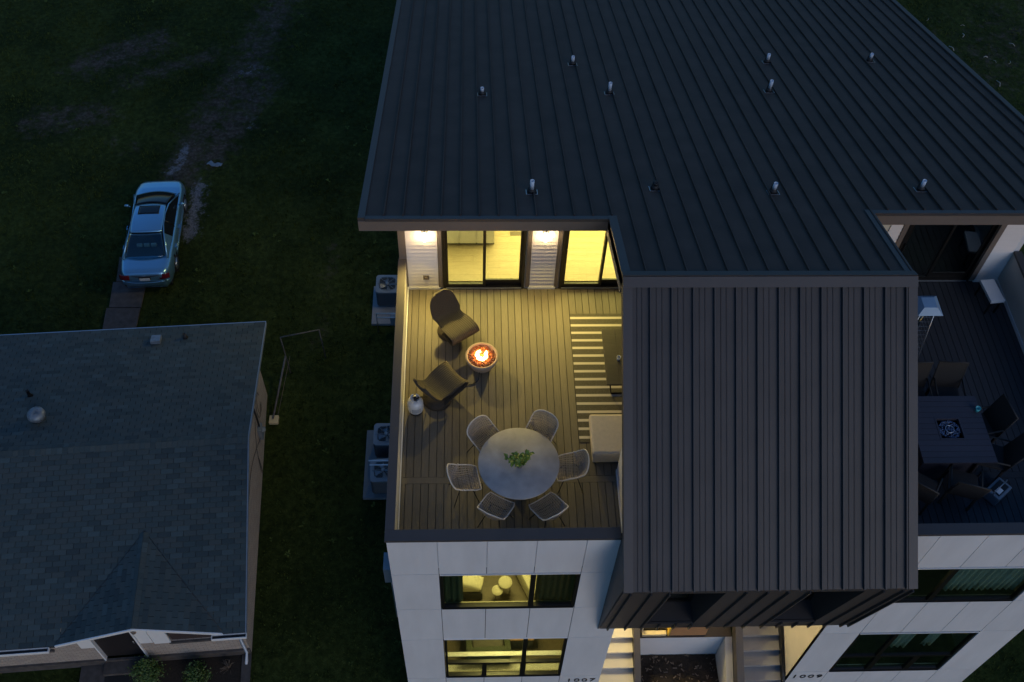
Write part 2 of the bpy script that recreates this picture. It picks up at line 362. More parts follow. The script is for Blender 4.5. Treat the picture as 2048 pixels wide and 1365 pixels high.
# main roof slab (underside, rakes) and the panels on it
roof = empty("main_roof", (6.415, 6.0, 14.2), parent=None); roof.parent = H; roof.location = (0, 0, 14.2)
def slab(mb, x0, x1, y0, y1, t=.24, fz=zr, dz=0):
    mb.hexa([(x0, y0, fz(y0)-t+dz), (x1, y0, fz(y0)-t+dz), (x1, y1, fz(y1)-t+dz), (x0, y1, fz(y1)-t+dz)], [(x0, y0, fz(y0)+dz), (x1, y0, fz(y0)+dz), (x1, y1, fz(y1)+dz), (x0, y1, fz(y1)+dz)])
mb = MB(); e = .01
slab(mb, LE+.03, CL-e, EYL+.03, YEND, .22, dz=-.02); slab(mb, CR_+e, RE-.03, EYR+.03, YEND, .22, dz=-.02); slab(mb, CL, CR_, RY0-.05, YEND, .22, dz=-.02)
mb.build("roof_deck", m_trim, roof, world=True)
for a_, b_, y_ in ((LE, LE+.13, EYL), (RE-.13, RE, EYR)):
    mb = MB(); slab(mb, a_, b_, y_, YEND, .30, dz=.035); mb.build("rake_trim", m_trim, roof, world=True)
for x0, x1, y in ((LE+.131, CL-.0, EYL), (CR_+.0, RE-.131, EYR)):
    mb = MB()
    mb.hexa([(x0, y-.02, zr(y)-.05), (x1, y-.02, zr(y)-.05), (x1, y+.09, zr(y)-.08), (x0, y+.09, zr(y)-.08)], [(x0, y-.02, zr(y)+.022), (x1, y-.02, zr(y)+.022), (x1, y+.09, zr(y+.09)+.022), (x0, y+.09, zr(y+.09)+.022)])
    mb.build("eave_drip_edge", m_trim, roof, world=True)
    mb = MB(); mb.box(LE+.002 if x0 < 0 else x0, x1 if x0 < 0 else RE-.002, y-.014, y+.03, zr(y)-.30, zr(y)-.051); mb.build("fascia_board", m_browntrim, roof, world=True)
for xs in (CL, CR_):   # side trims where the middle runs on to the ridge
    s_ = 1 if xs == CL else -1; yy = EYL if xs == CL else EYR
    mb = MB(); a, b = sorted((xs, xs+s_*.15)); slab(mb, a, b, RY0, yy+.09, .27, dz=.03)
    mb.build("rake_trim", m_trim, roof, world=True)
    mb = MB(); a, b = sorted((xs, xs+s_*.04)); mb.hexa([(a, RY0+.02, zr(RY0)-.42), (b, RY0+.02, zr(RY0)-.42), (b, yy+.05, zr(yy)-.42), (a, yy+.05, zr(yy)-.42)], [(a, RY0+.02, zr(RY0)-.245), (b, RY0+.02, zr(RY0)-.245), (b, yy+.05, zr(yy)-.245), (a, yy+.05, zr(yy)-.245)])
    mb.build("fascia_board", m_browntrim, roof, world=True)
PW = .3455
def pan_mesh(name, w, length, slope, ribs):
    """one standing seam pan: local x 0..w, local y 0..length down/up the slope, z along normal"""
    mb = MB(); nseg = 10
    for i in range(nseg):
        y0, y1 = length*i/nseg, length*(i+1)/nseg
        for a, b, z0, z1 in ((0, w*.5, 0, .0015), (w*.5, w-.022, .0015, 0)):
            mb.add([(a, y0, z0), (b, y0, z1), (b, y1, z1), (a, y1, z0)], [(0, 1, 2, 3)])
    mb.box(w-.022, w, 0, length, 0, .044)
    for r_ in ribs: mb.prism([(r_-.012, 0), (r_, .008), (r_+.012, 0)], 1, 0, length)
    return mb.mesh(name, m_roof)
def pan_mesh_y(name, w, length, ribs):   # prism along y uses (x, z) order already
    return pan_mesh(name, w, length, 0, ribs)
ang = math.atan(RS)
cache = {}
x = LE+.13; i = 0
while x < RE-.13-.05:
    w = min(PW, RE-.13-x); xm = x+w/2
    if xm < CL-.0: y0 = EYL+.09
    elif xm > CR_: y0 = EYR+.09
    else: y0 = RY0+.10
    if CL-.18 < xm < CL+.17: y0 = EYL+.09
    if CR_-.17 < xm < CR_+.18: y0 = EYR+.09
    L_ = (YEND-y0)/math.cos(ang); key = (round(w, 3), round(L_, 3))
    if key not in cache: cache[key] = pan_mesh("roof_panel", w, L_, 0, ())
    o = piece(cache[key], "roof_panel", roof, (x-6.415, y0-6.0, zr(y0)-14.2), (-ang, 0, 0))
    x += PW
# front slope (faces the camera)
groof = empty("front_roof", (0, 0, 0)); groof.parent = H; groof.location = (0, 1.2-6.0, 13.5)
sf = math.atan2(RZ0-FE_Z, RY0-FE_Y); LF = math.hypot(RZ0-FE_Z, RY0-FE_Y)
mb = MB()
mb.hexa([(CL+.01, FE_Y+.02, FE_Z-.10), (CR_-.01, FE_Y+.02, FE_Z-.10), (CR_-.01, RY0, RZ0-.26), (CL+.01, RY0, RZ0-.26)], [(CL+.01, FE_Y+.02, FE_Z-.02+.0), (CR_-.01, FE_Y+.02, FE_Z-.02), (CR_-.01, RY0, RZ0-.02), (CL+.01, RY0, RZ0-.02)])
mb.build("roof_deck", m_trim, groof, world=True)
def slopebox(mb, x0, x1, s0, s1, h0, h1):
    """box on the front slope; s = distance down the slope from the ridge, h along its normal"""
    d = Vector((0, -math.cos(sf), -math.sin(sf))); n = Vector((0, -math.sin(sf), math.cos(sf))); O = Vector((0, RY0, RZ0))
    def P(x_, s_, h_): return tuple(O+d*s_+n*h_+Vector((x_, 0, 0)))
    mb.hexa([P(x0, s1, h0), P(x1, s1, h0), P(x1, s0, h0), P(x0, s0, h0)], [P(x0, s1, h1), P(x1, s1, h1), P(x1, s0, h1), P(x0, s0, h1)])
for a, b in ((CL, CL+.155), (CR_-.155, CR_)):
    mb = MB(); slopebox(mb, a, b, .0, LF, -.12, .05); mb.build("rake_trim", m_trim, groof, world=True)
mb = MB(); slopebox(mb, CL+.002, CR_-.002, -.01, .17, .04, .078); mb.hexa([(CL+.002, RY0-.02, zr(RY0)+.03), (CR_-.002, RY0-.02, zr(RY0)+.03), (CR_-.002, RY0+.14, zr(RY0+.14)+.035), (CL+.002, RY0+.14, zr(RY0+.14)+.035)], [(CL+.002, RY0-.02, zr(RY0)+.082), (CR_-.002, RY0-.02, zr(RY0)+.082), (CR_-.002, RY0+.14, zr(RY0+.14)+.05), (CL+.002, RY0+.14, zr(RY0+.14)+.05)])
mb.build("ridge_cap", m_trim, groof, world=True)
mb = MB()
FW = .359
x = CL+.155
fc = {}
first = True
while x < CR_-.155-.02:
    w = (.315 if first else FW); w = min(w, CR_-.155-x)
    k = round(w, 3)
    if k not in fc:
        mb = MB(); 
        for j in range(6):
            mb.add([(0, -LF+LF*j/6, 0), (w-.025, -LF+LF*j/6, 0), (w-.025, -LF+LF*(j+1)/6, 0), (0, -LF+LF*(j+1)/6, 0)], [(0, 1, 2, 3)])
        mb.box(w-.024, w, -LF, 0, 0, .062)
        for r_ in (w*.26, w*.52): mb.prism([(r_-.008, 0), (r_-.002, .009), (r_+.002, .009), (r_+.010, 0)], 1, -LF, 0)
        fc[k] = mb.mesh("roof_panel", m_froof)
    piece(fc[k], "roof_panel", groof, (x-6.415, RY0-1.2, RZ0-13.5), (sf, 0, 0))
    x += w; first = False

# hood: leaning front wall under the eave with two window recesses
hood = empty("front_hood", (0, 0, 0)); hood.parent = H; hood.location = (0, -6.4, 10)
B_Y, B_Z = -.147, 8.59
def hy(z): return FE_Y+(B_Y-FE_Y)*(FE_Z-z)/(FE_Z-B_Z)
def hoodpanel(x0, x1, z0, z1, rib=True, m=None, name="hood_panel"):
    mb = MB(); t = .04
    mb.hexa([(x0, hy(z0), z0), (x1-.004, hy(z0), z0), (x1-.004, hy(z0)+t, z0), (x0, hy(z0)+t, z0)], [(x0, hy(z1), z1), (x1-.004, hy(z1), z1), (x1-.004, hy(z1)+t, z1), (x0, hy(z1)+t, z1)])
    if rib: mb.hexa([(x1-.03, hy(z0)-.045, z0), (x1-.004, hy(z0)-.045, z0), (x1-.004, hy(z0), z0), (x1-.03, hy(z0), z0)], [(x1-.03, hy(z1)-.045, z1), (x1-.004, hy(z1)-.045, z1), (x1-.004, hy(z1), z1), (x1-.03, hy(z1), z1)])
    mb.build(name, m or m_trim, hood, world=True)
Zt = FE_Z-.11
colsx = [CL, 4.10, 4.44, 4.75]; o1 = (4.75, 5.70); o2 = (7.13, 8.08)
for a, b in ((3.94, 4.10), (4.10, 4.44), (4.44, 4.75), (5.70, 6.06), (6.06, 6.415), (6.415, 6.77), (6.77, 7.13), (8.08, 8.39), (8.39, 8.73), (8.73, 8.89)):
    hoodpanel(a, b, B_Z, Zt)
for o_ in (o1, o2):
    w3 = (o_[1]-o_[0])/3
    for k in range(3):
        hoodpanel(o_[0]+k*w3, o_[0]+(k+1)*w3, B_Z, 9.05); hoodpanel(o_[0]+k*w3, o_[0]+(k+1)*w3, 11.84, Zt, False)
    mb = MB()  # recess jambs, head, sill
    for xj in (o_[0]-.02, o_[1]): mb.hexa([(xj, hy(9.05)+.042, 9.03), (xj+.02, hy(9.05)+.042, 9.03), (xj+.02, .30, 9.03), (xj, .30, 9.03)], [(xj, hy(11.84)+.042, 11.86), (xj+.02, hy(11.84)+.042, 11.86), (xj+.02, .30, 11.86), (xj, .30, 11.86)])
    mb.box(o_[0]+.001, o_[1]-.001, hy(9.0)+.045, .30, 9.0, 9.045); mb.box(o_[0]+.001, o_[1]-.001, hy(11.86)+.045, .30, 11.845, 11.87)
    mb.build("window_reveal", m_trim, hood, world=True)
    fr = MB(); 
    for q in ((o_[0], o_[0]+.06, 9.045, 11.84), (o_[1]-.06, o_[1], 9.045, 11.84), (o_[0]+.06, o_[1]-.06, 9.045, 9.11), (o_[0]+.06, o_[1]-.06, 11.78, 11.84), (o_[0]+.06, o_[1]-.06, 10.0, 10.05)): fr.box(q[0], q[1], .20, .26, q[2], q[3])
    w_ = fr.build("window", m_frame, hood, world=True)
    g_ = MB(); g_.box(o_[0]+.06, o_[1]-.06, .225, .233, 9.11, 11.78); g_.build("pane", m_glass_dark, w_, world=True)
    bk = MB(); bk.box(o_[0], o_[1], .5, .52, 9.0, 11.9); bk.build("window_shade", m_back, hood, world=True)
for xs in (CL, CR_-.03):   # dark side cheeks
    mb = MB(); mb.prism([(FE_Y+.03, FE_Z-.1), (B_Y+.02, B_Z), (-.0, 8.2), (-.004, ZP-.02), (FE_Y+.5, FE_Z+.2)], 0, xs+.0, xs+.03)
    mb.build("hood_cheek", m_trim, hood, world=True)
mb = MB(); mb.box(CL+.04, CR_-.04, B_Y+.05, 1.1, 8.56, 8.60); mb.build("hood_soffit", m_back, hood, world=True)

# vertical walls
walls = MB()
walls.box(.0, .14, .03, 6.19, 4.0, ZP-.05)
MB().box(.02, .14, .25, 6.18, 0, 11.2).build("side_wall", m_panel, H, world=True)
MB().box(12.69, 12.81, .25, 6.35, 0, 11.2).build("side_wall", m_panel, H, world=True)
# upper storey side walls under the main roof
for x0, x1, yb in ((.02, .14, 6.19), (12.69, 12.81, 6.36)):
    mb = MB(); mb.prism([(yb, 0), (19.2, 0), (19.2, zr(19.2)-.25), (yb, zr(yb)-.25)], 0, x0, x1); mb.build("side_wall", m_panel, H, world=True)
mb = MB(); mb.prism([(.3, 8.62), (2.72, 8.62), (2.72, 0), (19.2, 0), (19.2, zr(19.2)-.26), (RY0, RZ0-.3), (.3, zf(.3)-.2)], 0, 6.35, 6.48); mb.build("party_wall", m_siding, H, world=True)
MB().box(.02, 12.81, 19.2, 19.3, 0, 9.5).build("rear_wall", m_panel, H, world=True)
MB().box(.14, 6.35, .25, 10.3, 11.05, 11.30).box(6.48, 12.69, .25, 10.3, 11.05, 11.30).build("floor_slab", m_back, H, world=True)
# gable walls stepping forward beside each deck
for x0, x1 in ((4.11, 4.23), (8.60, 8.72)):
    mb = MB(); mb.prism([(.14, 11.45), (1.77, 11.45), (1.77, zf(1.77)-.24), (.14, zf(.14)-.2)], 0, x0, x1); mb.build("gable_wall", m_siding, H, world=True)
    mb = MB(); xa, xb = (x0-.012, x0-.001) if x0 < 5 else (x1+.001, x1+.012); mb.box(xa, xb, .15, 1.78, 11.44, 11.53); mb.build("wall_base_strip", m_white, H, world=True)

# facades: panel grid in front of a dark backing
rowsz = [ZP-.10, 10.97, 9.35, 7.73, 5.35, 3.4]
def facade(xc, wx0, wx1, left, x_l, x_r):
    fac = empty("facade", (0, 0, 0)); fac.parent = H; fac.location = ((x_l+x_r)/2-6.415, -6.0, 3.4)
    bk = MB()
    for z0, z1, full in ((10.93, 12.3, 1), (7.74, 9.36, 1), (3.0, 5.40, 1)): bk.box(x_l+.02, x_r-.02, .024, .12, z0, z1)
    for z0, z1 in ((9.36, 10.93), (5.40, 7.74)):
        bk.box(x_l+.02, wx0-.0, .024, .12, z0, z1); bk.box(wx1, x_r-.02, .024, .12, z0, z1)
    bk.build("backing", m_back, fac, world=True)
    g = .006
    for ci in range(5):
        a, b = xc[ci]+g, xc[ci+1]-g
        if ci == 0: a -= g
        if ci == 4: b += g
        mid = ci in (1, 2, 3)
        for ri in range(5):
            if mid and ri in (1, 3): continue
            MB().box(a, b, 0, .02, rowsz[ri+1]+g, rowsz[ri]-g).build("facade_panel", m_panel, fac, world=True)
    return fac
facade([0, .845, 1.689, 2.534, 3.378, 4.28], .85, 3.375, True, 0, 4.28)
facade([8.55, 9.43, 10.27, 11.11, 11.96, 12.83], 9.435, 11.955, False, 8.55, 12.83)
def window(x0, x1, z0, z1, vbars, hbar=None, lowbars=(), gm=None):
    fr = MB(); t = .05; ya, yb = .01, .085
    fr.box(x0, x0+t, ya, yb, z0, z1).box(x1-t, x1, ya, yb, z0, z1).box(x0+t, x1-t, ya, yb, z0, z0+t*.9).box(x0+t, x1-t, ya, yb, z1-t*.7, z1)
    zb = z0+t*.9
    if hbar: fr.box(x0+t, x1-t, ya+.002, yb-.002, hbar[0], hbar[1]); zb = hbar[1]
    for a, b in vbars: fr.box(a, b, ya+.004, yb-.004, zb, z1-t*.7)
    for a, b in lowbars: fr.box(a, b, ya+.004, yb-.004, z0+t*.9, hbar[0])
    w_ = fr.build("window", m_frame, H, world=True)
    def panes(bars, za, zb_):
        xs = [x0+t]+[q for b in bars for q in b]+[x1-t]
        for k in range(0, len(xs), 2): MB().box(xs[k], xs[k+1], .045, .051, za, zb_).build("pane", gm, w_, world=True)
    panes(vbars, zb, z1-t*.7)
    if hbar: panes(lowbars, z0+t*.9, hbar[0])
    MB().box(x0, x1, -.012, .012, z1+.001, z1+.022).build("head_flashing", m_white, w_, world=True)
    MB().box(x0+.01, x1-.01, -.008, .03, z0-.022, z0-.002).build("sill", m_frame, w_, world=True)
    return w_
window(.855, 3.37, 9.37, 10.925, [(2.49, 2.585)], gm=m_glass)
window(.86, 3.37, 5.41, 7.73, [(2.48, 2.57)], (6.20, 6.28), [(1.64, 1.74), (2.47, 2.59)], gm=m_glass)
window(9.44, 11.95, 9.37, 10.925, [(10.225, 10.32)], gm=m_glass_green)
window(9.44, 11.95, 5.35, 7.67, [(10.22, 10.31)], (6.20, 6.28), [(10.25, 10.37), (11.11, 11.24)], gm=m_glass_green)
# parapet walls with metal caps
def cap(name, x0, x1, y0, y1): MB().box(x0, x1, y0, y1, ZP-.06, ZP).build(name, m_trim, H, world=True, bevel=.004)
MB().box(.003, CL, .021, .17, 11.2, ZP-.06).build("parapet_wall", m_whitewall, H, world=True)
MB().box(8.9, 12.827, .021, .17, 11.2, ZP-.06).build("parapet_wall", m_whitewall, H, world=True)
MB().box(.005, .115, .18, 6.19, 11.2, ZP-.06).build("parapet_wall", m_stucco, H, world=True)
MB().box(12.715, 12.825, .18, 6.34, 11.2, ZP-.06).build("parapet_wall", m_stucco, H, world=True)
cap("parapet_cap", -.025, CL-.002, -.025, .185); cap("parapet_cap", 8.892, 12.855, -.025, .185)
cap("parapet_cap", -.025, .135, .187, 6.185); cap("parapet_cap", 12.695, 12.855, .187, 6.335)
for x0, x1, y1 in ((.122, .14, 6.18), (12.69, 12.708, 6.33)): MB().box(x0, x1, .2, y1, 11.43, 11.52).build("wall_base_strip", m_white, H, world=True)

# decks: every board a piece
def deck(x_a, x_b, yback, m, off):
    dk = empty("deck_floor", (0, 0, 0)); dk.parent = H; dk.location = ((x_a+x_b)/2-6.415, -3, ZD-.03)
    ox, oy, oz = (x_a+x_b)/2, 3, ZD-.03
    MB().box(x_a, x_b, .18, yback, ZD-.10, ZD-.035).build("deck_joists", m_back, dk, world=True)
    P = .141; g = .010; meshes = {}
    x = off
    while x > x_a: x -= P
    while x < x_b-.01:
        a, b = max(x, x_a)+g/2, min(x+P, x_b)-g/2
        if b-a > .02:
            for y0, y1 in ((.19, 1.565), (1.705, yback)):
                k = (round(b-a, 3), round(y1-y0, 3))
                if k not in meshes: meshes[k] = MB().box(0, b-a, 0, y1-y0, 0, .03).mesh("deck_board", m, bevel=.002)
                piece(meshes[k], "deck_board", dk, (a-ox, y0-oy, 0))
        x += P
    MB().box(x_a+.005, x_b-.005, 1.57, 1.70, ZD-.03, ZD).build("deck_board", m, dk, world=True)
    return dk
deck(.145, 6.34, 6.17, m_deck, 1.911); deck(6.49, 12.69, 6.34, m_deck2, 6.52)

# back walls of the decks with sliding doors
def lap(x0, x1, y, z0, z1, par):
    """lap siding courses between x0 and x1"""
    h_ = .108; z = z0; mesh = None
    while z < z1-.01:
        hh = min(h_, z1-z)
        mb = MB(); mb.hexa([(x0, y-.036, z), (x1, y-.036, z), (x1, y-.001, z), (x0, y-.001, z)], [(x0, y-.006, z+hh), (x1, y-.006, z+hh), (x1, y-.001, z+hh), (x0, y-.001, z+hh)])
        mb.build("siding_board", m_siding, par, world=True); z += h_
def slider(x0, x1, y, z0, z1, xm, par, flip=False, gm=None, dark=False):
    f = MB(); t = .055
    f.box(x0, x0+t, y-.05, y+.08, z0, z1).box(x1-t, x1, y-.05, y+.08, z0, z1).box(x0+t, x1-t, y-.05, y+.08, z1-t, z1).box(x0+t, x1-t, y-.05, y+.08, z0, z0+.05)
    d = f.build("sliding_door", m_frame, par, world=True)
    def sash(a, b, yy, zb):
        s_ = MB(); q = .055
        s_.box(a, a+q, yy, yy+.035, z0+.051, z1-t-.001).box(b-q, b, yy, yy+.035, z0+.051, z1-t-.001).box(a+q, b-q, yy, yy+.035, z0+.051, z0+zb).box(a+q, b-q, yy, yy+.035, z1-t-.07, z1-t-.001)
        s_.build("door_sash", m_frame, d, world=True)
        MB().box(a+q, b-q, yy+.014, yy+.02, z0+zb, z1-t-.07).build("pane", gm, d, world=True)
    L1 = (x0+t+.001, xm+.03); R1 = (xm-.03, x1-t-.001)
    if flip: L1, R1 = L1, R1
    sash(L1[0], L1[1], y-.035, .13); sash(R1[0], R1[1], y+.02, .20)
    hb = MB(); hx = x0+t+.028; hb.box(hx-.012, hx+.012, y-.075, y-.036, z0+1.0, z0+1.22); hb.build("door_handle", m_darkmetal, d, world=True)
    MB().box(x0+t, x1-t, y-.06, y-.051, z0+.0, z0+.035).build("threshold", m_steel, d, world=True)
def backwall(x_a, x_b, y, segs, doors, gm, trims):
    bw = empty("deck_back_wall", (0, 0, 0)); bw.parent = H; bw.location = ((x_a+x_b)/2-6.415, y-6.0, ZD)
    zt = zr(y)-.30
    st = MB()
    xs = [x_a]+[q for d in doors for q in d[:2]]+[x_b]
    for k in range(0, len(xs), 2): st.box(xs[k], xs[k+1], y, y+.14, 11.3, zt)
    for d in doors: st.box(d[0], d[1], y, y+.14, d[2], zt)
    st.build("wall_frame", m_roomwall, bw, world=True)
    for a, b in segs:
        lap(a, b, y, 11.50, zt, bw); MB().box(a-.03, b+.03, y-.050, y-.001, 11.432, 11.497).build("wall_base_strip", m_white, bw, world=True)
    for a, b in trims: MB().box(a, b, y-.045, y-.001, 11.50, zt).build("corner_trim", m_browntrim, bw, world=True)
    for d in doors:
        slider(d[0], d[1], y, ZD+.03, d[2], d[3], bw, gm=gm)
        MB().box(d[0], d[1], y-.03, y-.001, d[2]+.002, d[2]+.09).build("head_trim", m_browntrim, bw, world=True)
        lap(d[0], d[1], y, d[2]+.095, zt, bw)
    return bw
backwall(.14, 6.35, 6.19, [(.145, .765), (2.655, 3.165)], [(.86, 2.54, 13.86, 1.71), (3.27, 4.95, 13.86, 4.13)], m_glass, [(.0, .142), (.77, .85), (2.565, 2.645), (3.175, 3.255), (4.96, 5.04)])
backwall(6.48, 12.69, 6.36, [(9.85, 10.10), (12.22, 12.68)], [(10.22, 12.08, 13.86, 11.15)], m_glass_dark, [(10.11, 10.21), (12.09, 12.20)])
# outlet/hose bib plate
MB().box(.455, .575, 6.15, 6.166, 11.74, 11.86).box(.49, .54, 6.12, 6.15, 11.77, 11.83).build("outlet_cover", m_browntrim, H, world=True)

# rooms behind the glass
def planks(par, name, m, x0, x1, y0, y1, z, w, ln):
    meshes = {}
    yy = y0; r_ = 0
    while yy < y1-.01:
        xx = x0-(r_*.37 % 1)*ln
        while xx < x1-.01:
            a, b = max(xx, x0), min(xx+ln, x1)
            if b-a > .03: MB().box(a+.001, b-.001, yy+.001, min(yy+w, y1)-.001, z-.02, z).build(name, m, par, world=True)
            xx += ln
        yy += w; r_ += 1
rm = empty("upper_room", (0, 0, 0)); rm.parent = H; rm.location = (3.0-6.415, 8.5-6, ZD)
planks(rm, "floor_plank", m_paleplank, .15, 6.34, 6.34, 9.88, ZD+.03, .18, 1.5)
MB().box(.15, 6.34, 9.9, 10.0, 11.3, 12.72).build("room_wall", m_roomwall, rm, world=True)
mb = MB(); slab(mb, .15, 6.34, 6.34, 9.89, .04, dz=-.25); mb.build("room_ceiling", m_roomwall, rm, world=True)
rm2 = empty("dark_upper_room", (0, 0, 0)); rm2.parent = H; rm2.location = (9.5-6.415, 8.5-6, ZD)
planks(rm2, "floor_plank", m_darkplank, 9.0, 12.68, 6.52, 9.48, ZD+.03, .24, 2.5)
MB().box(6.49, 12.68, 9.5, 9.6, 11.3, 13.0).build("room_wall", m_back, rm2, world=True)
# kitchen island (bottom of it shows through the left door)
isl = empty("kitchen_island", (1.72, 7.31, ZD+.03), label="white kitchen island seen through the left sliding door", cat="cabinet")
mb = MB(); mb.box(-.9, .22, .06, .7, 0, .10); mb.build("toe_kick", m_frame, isl)
for k in range(3):
    MB().box(-.9+k*.375, -.9+k*.375+.352, 0, .02, .10, .86).build("cabinet_door", m_white, isl, bevel=.003)
    MB().tube([(-.9+k*.375+.33, -.02, .6), (-.9+k*.375+.33, -.02, .75)], .006).build("handle", m_darkmetal, isl)
MB().box(-.9, .22, .021, .7, .10, .86).build("cabinet_body", m_white, isl)
MB().box(-.93, .25, -.03, .73, .861, .90).build("countertop", m_white, isl, bevel=.004)
fv = MB(); fv.box(-.14, .14, -.06, .06, 0, .006)
for k in range(9): fv.box(-.12+k*.03-.009, -.12+k*.03+.009, -.045, .045, .006, .009)
o = fv.build("floor_vent", m_browntrim); o.location = (2.43, 7.68, ZD+.031); tag(o, "small brown floor register in the pale oak floor behind the sliding door", "floor vent")
lamp("kitchen_ceiling_light", 'AREA', (1.9, 7.9, 13.22), 66, YEL, 2.6, rot=(-ang, 0, 0), sy_=1.6)
lamp("living_ceiling_light", 'AREA', (4.6, 7.9, 13.22), 54, YEL, 2.0, rot=(-ang, 0, 0), sy_=1.6)

def room(name, x0, x1, zfloor, zceil, y1, mfloor):
    r_ = empty(name, (0, 0, 0)); r_.parent = H; r_.location = ((x0+x1)/2-6.415, -4, zfloor)
    planks(r_, "floor_plank", mfloor, x0, x1, .13, y1, zfloor, .20, 1.6)
    MB().box(x0, x1, y1, y1+.08, zfloor, zceil).build("room_wall", m_roomwall, r_, world=True)
    MB().box(x0, x1, .2, y1, zceil, zceil+.06).build("room_ceiling", m_roomwall, r_, world=True)
    MB().box(x0, x1, .121, .14, zfloor, 9.36 if zfloor > 7 else 5.40).build("room_wall", m_roomwall, r_, world=True)
    MB().box(x1, x1+.06, .13, y1, zfloor, zceil).build("room_wall", m_roomwall, r_, world=True)
    return r_
room("bedroom", .15, 4.2, 8.19, 11.0, 4.2, m_umberplank)
room("living_room", .15, 4.2, 4.95, 7.9, 4.2, m_umberplank)
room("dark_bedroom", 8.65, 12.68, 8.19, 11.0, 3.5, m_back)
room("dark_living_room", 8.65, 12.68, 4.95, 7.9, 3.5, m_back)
lamp("bedroom_ceiling_light", 'AREA', (2.0, 1.5, 10.95), 45, YEL, 1.0)
lamp("living_room_ceiling_light", 'AREA', (2.1, 1.0, 7.85), 40, YEL, .8)
# bedroom furniture seen through the third storey window
def pillow_mesh(name, sx, sy_, sz, m):
    mb = MB()
    def fn(u, v):
        a = u*2-1; b = v*2-1; h_ = sz*max(0, (1-a**4))**.5*max(0, (1-b**4))**.5
        return (sx*a*(1-.06*b*b), sy_*b*(1-.06*a*a), h_*.5)
    def fn2(u, v):
        p = fn(v, u); return (p[0], p[1], -p[2])
    mb.grid(fn, 14, 14); mb.grid(fn2, 14, 14)
    return mb.mesh(name, m)
m_bedding = mat("cream_bedding", (.66, .62, .50), .9, var=.12, nscale=6, bump=.5, bscale=12)
bed = empty("bed", (1.02, 1.42, 8.19), label="bed with pale cream bedding inside the third storey window", cat="bed")
MB().box(-.55, .62, -.75, 1.3, 0, .28).build("bed_frame", m_charcoal, bed)
MB().box(-.53, .60, -.73, 1.28, .28, .52).build("mattress", m_bedding, bed, bevel=.05)
p_ = piece(pillow_mesh("pillow", .27, .15, .16, m_bedding), "pillow", bed, (.36, -.62, .60), (0, 0, rad(-14)))
bed2 = empty("armchair", (2.95, 1.08, 8.19), rad(24), label="pale cream armchair inside the right of the third storey window", cat="armchair")
MB().box(-.4, .4, -.4, .45, .1, .42).build("seat", m_bedding, bed2, bevel=.06); MB().box(-.4, .4, .45, .62, .1, .85).build("backrest", m_bedding, bed2, bevel=.05)
MB().box(-.55, -.40, -.4, .6, .1, .62).build("armrest", m_bedding, bed2, bevel=.05); MB().box(.40, .55, -.4, .6, .1, .62).build("armrest", m_bedding, bed2, bevel=.05)
for nm, x_, y_, r_, h_ in (("larger", 2.10, .83, .135, .46), ("smaller", 1.94, .70, .11, .37)):
    t_ = empty("nesting_table", (x_, y_, 8.19), label="%s of two round cream nesting tables inside the third storey window" % nm, cat="side table", group="nesting tables inside the window")
    MB().lathe([(0, h_-.03), (r_, h_-.03), (r_+.005, h_-.015), (r_, h_), (0, h_)], 32).build("tabletop", m_bedding, t_)
    for k in range(3):
        a = k*2.094; MB().tube([(r_*.8*math.cos(a), r_*.8*math.sin(a), 0), (r_*.6*math.cos(a), r_*.6*math.sin(a), h_-.03)], .01, 6).build("leg", m_browntrim, t_)
def curtain(x0, x1, y, z0, z1, m, label):
    mb = MB(); n = int((x1-x0)/.02)
    mb.grid(lambda u, v: (x0+(x1-x0)*u, y+.03*math.sin(u*(x1-x0)*2*math.pi/.12)+.01*math.sin(u*31), z0+(z1-z0)*v), n, 4, thick=.003)
    return mb.build("curtain", m, label=label, cat="curtain")
m_curt = mat("dark_green_curtain", (.05, .075, .065), .9, var=.2); m_curt2 = mat("pale_green_curtain", (.40, .44, .42), .9, var=.2); m_sheer = mat("taupe_curtain", (.10, .085, .05), .9, var=.2)
curtain(.86, 1.26, .16, 8.9, 10.95, m_curt, "dark green curtain at the left of the third storey window of house 1007")
curtain(2.62, 3.36, .17, 9.2, 10.95, m_sheer, "taupe drawn curtain at the right of the third storey window of house 1007")
curtain(10.36, 11.94, .17, 9.55, 10.95, m_curt2, "pale green curtain across the third storey window of house 1009")
curtain(10.36, 10.85, .17, 6.4, 7.7, m_curt2, "pale green curtain hanging left of centre in the second storey window of house 1009")
curtain(11.15, 11.40, .17, 6.5, 7.7, m_curt2, "bunched pale green curtain at the right of the second storey window of house 1009")
# second storey room: armchair, window seat and dresser
MB().box(.16, 4.19, .141, .235, 6.30, 6.33).build("window_shelf", m_white, H, world=True)
MB().box(.16, 4.19, .142, .42, 4.952, 4.965).build("floor_runner", m_white, H, world=True)
arm = empty("armchair", (1.78, .95, 4.95), rad(2), label="dark green square armchair inside the second storey window", cat="armchair")
m_grn = mat("dark_green_fabric", (.06, .07, .045), .9, var=.2, nscale=20)
MB().box(-.36, .36, -.35, .4, .12, .45).build("seat", m_charcoal, arm, bevel=.04); MB().box(-.5, -.36, -.4, .5, .1, .66).build("armrest", m_grn, arm, bevel=.04)
MB().box(.36, .5, -.4, .5, .1, .66).build("armrest", m_grn, arm, bevel=.04); MB().box(-.5, .5, -.52, -.38, .1, .8).build("backrest", m_grn, arm, bevel=.04)
dr = empty("side_cabinet", (2.52, .98, 4.95), label="orange wooden side cabinet inside the second storey window", cat="cabinet")
MB().box(-.28, .28, -.2, .2, 0, .55).build("cabinet_body", m_charcoal, dr); MB().box(-.3, .3, -.22, .22, .55, .60).build("countertop", m_wood, dr)

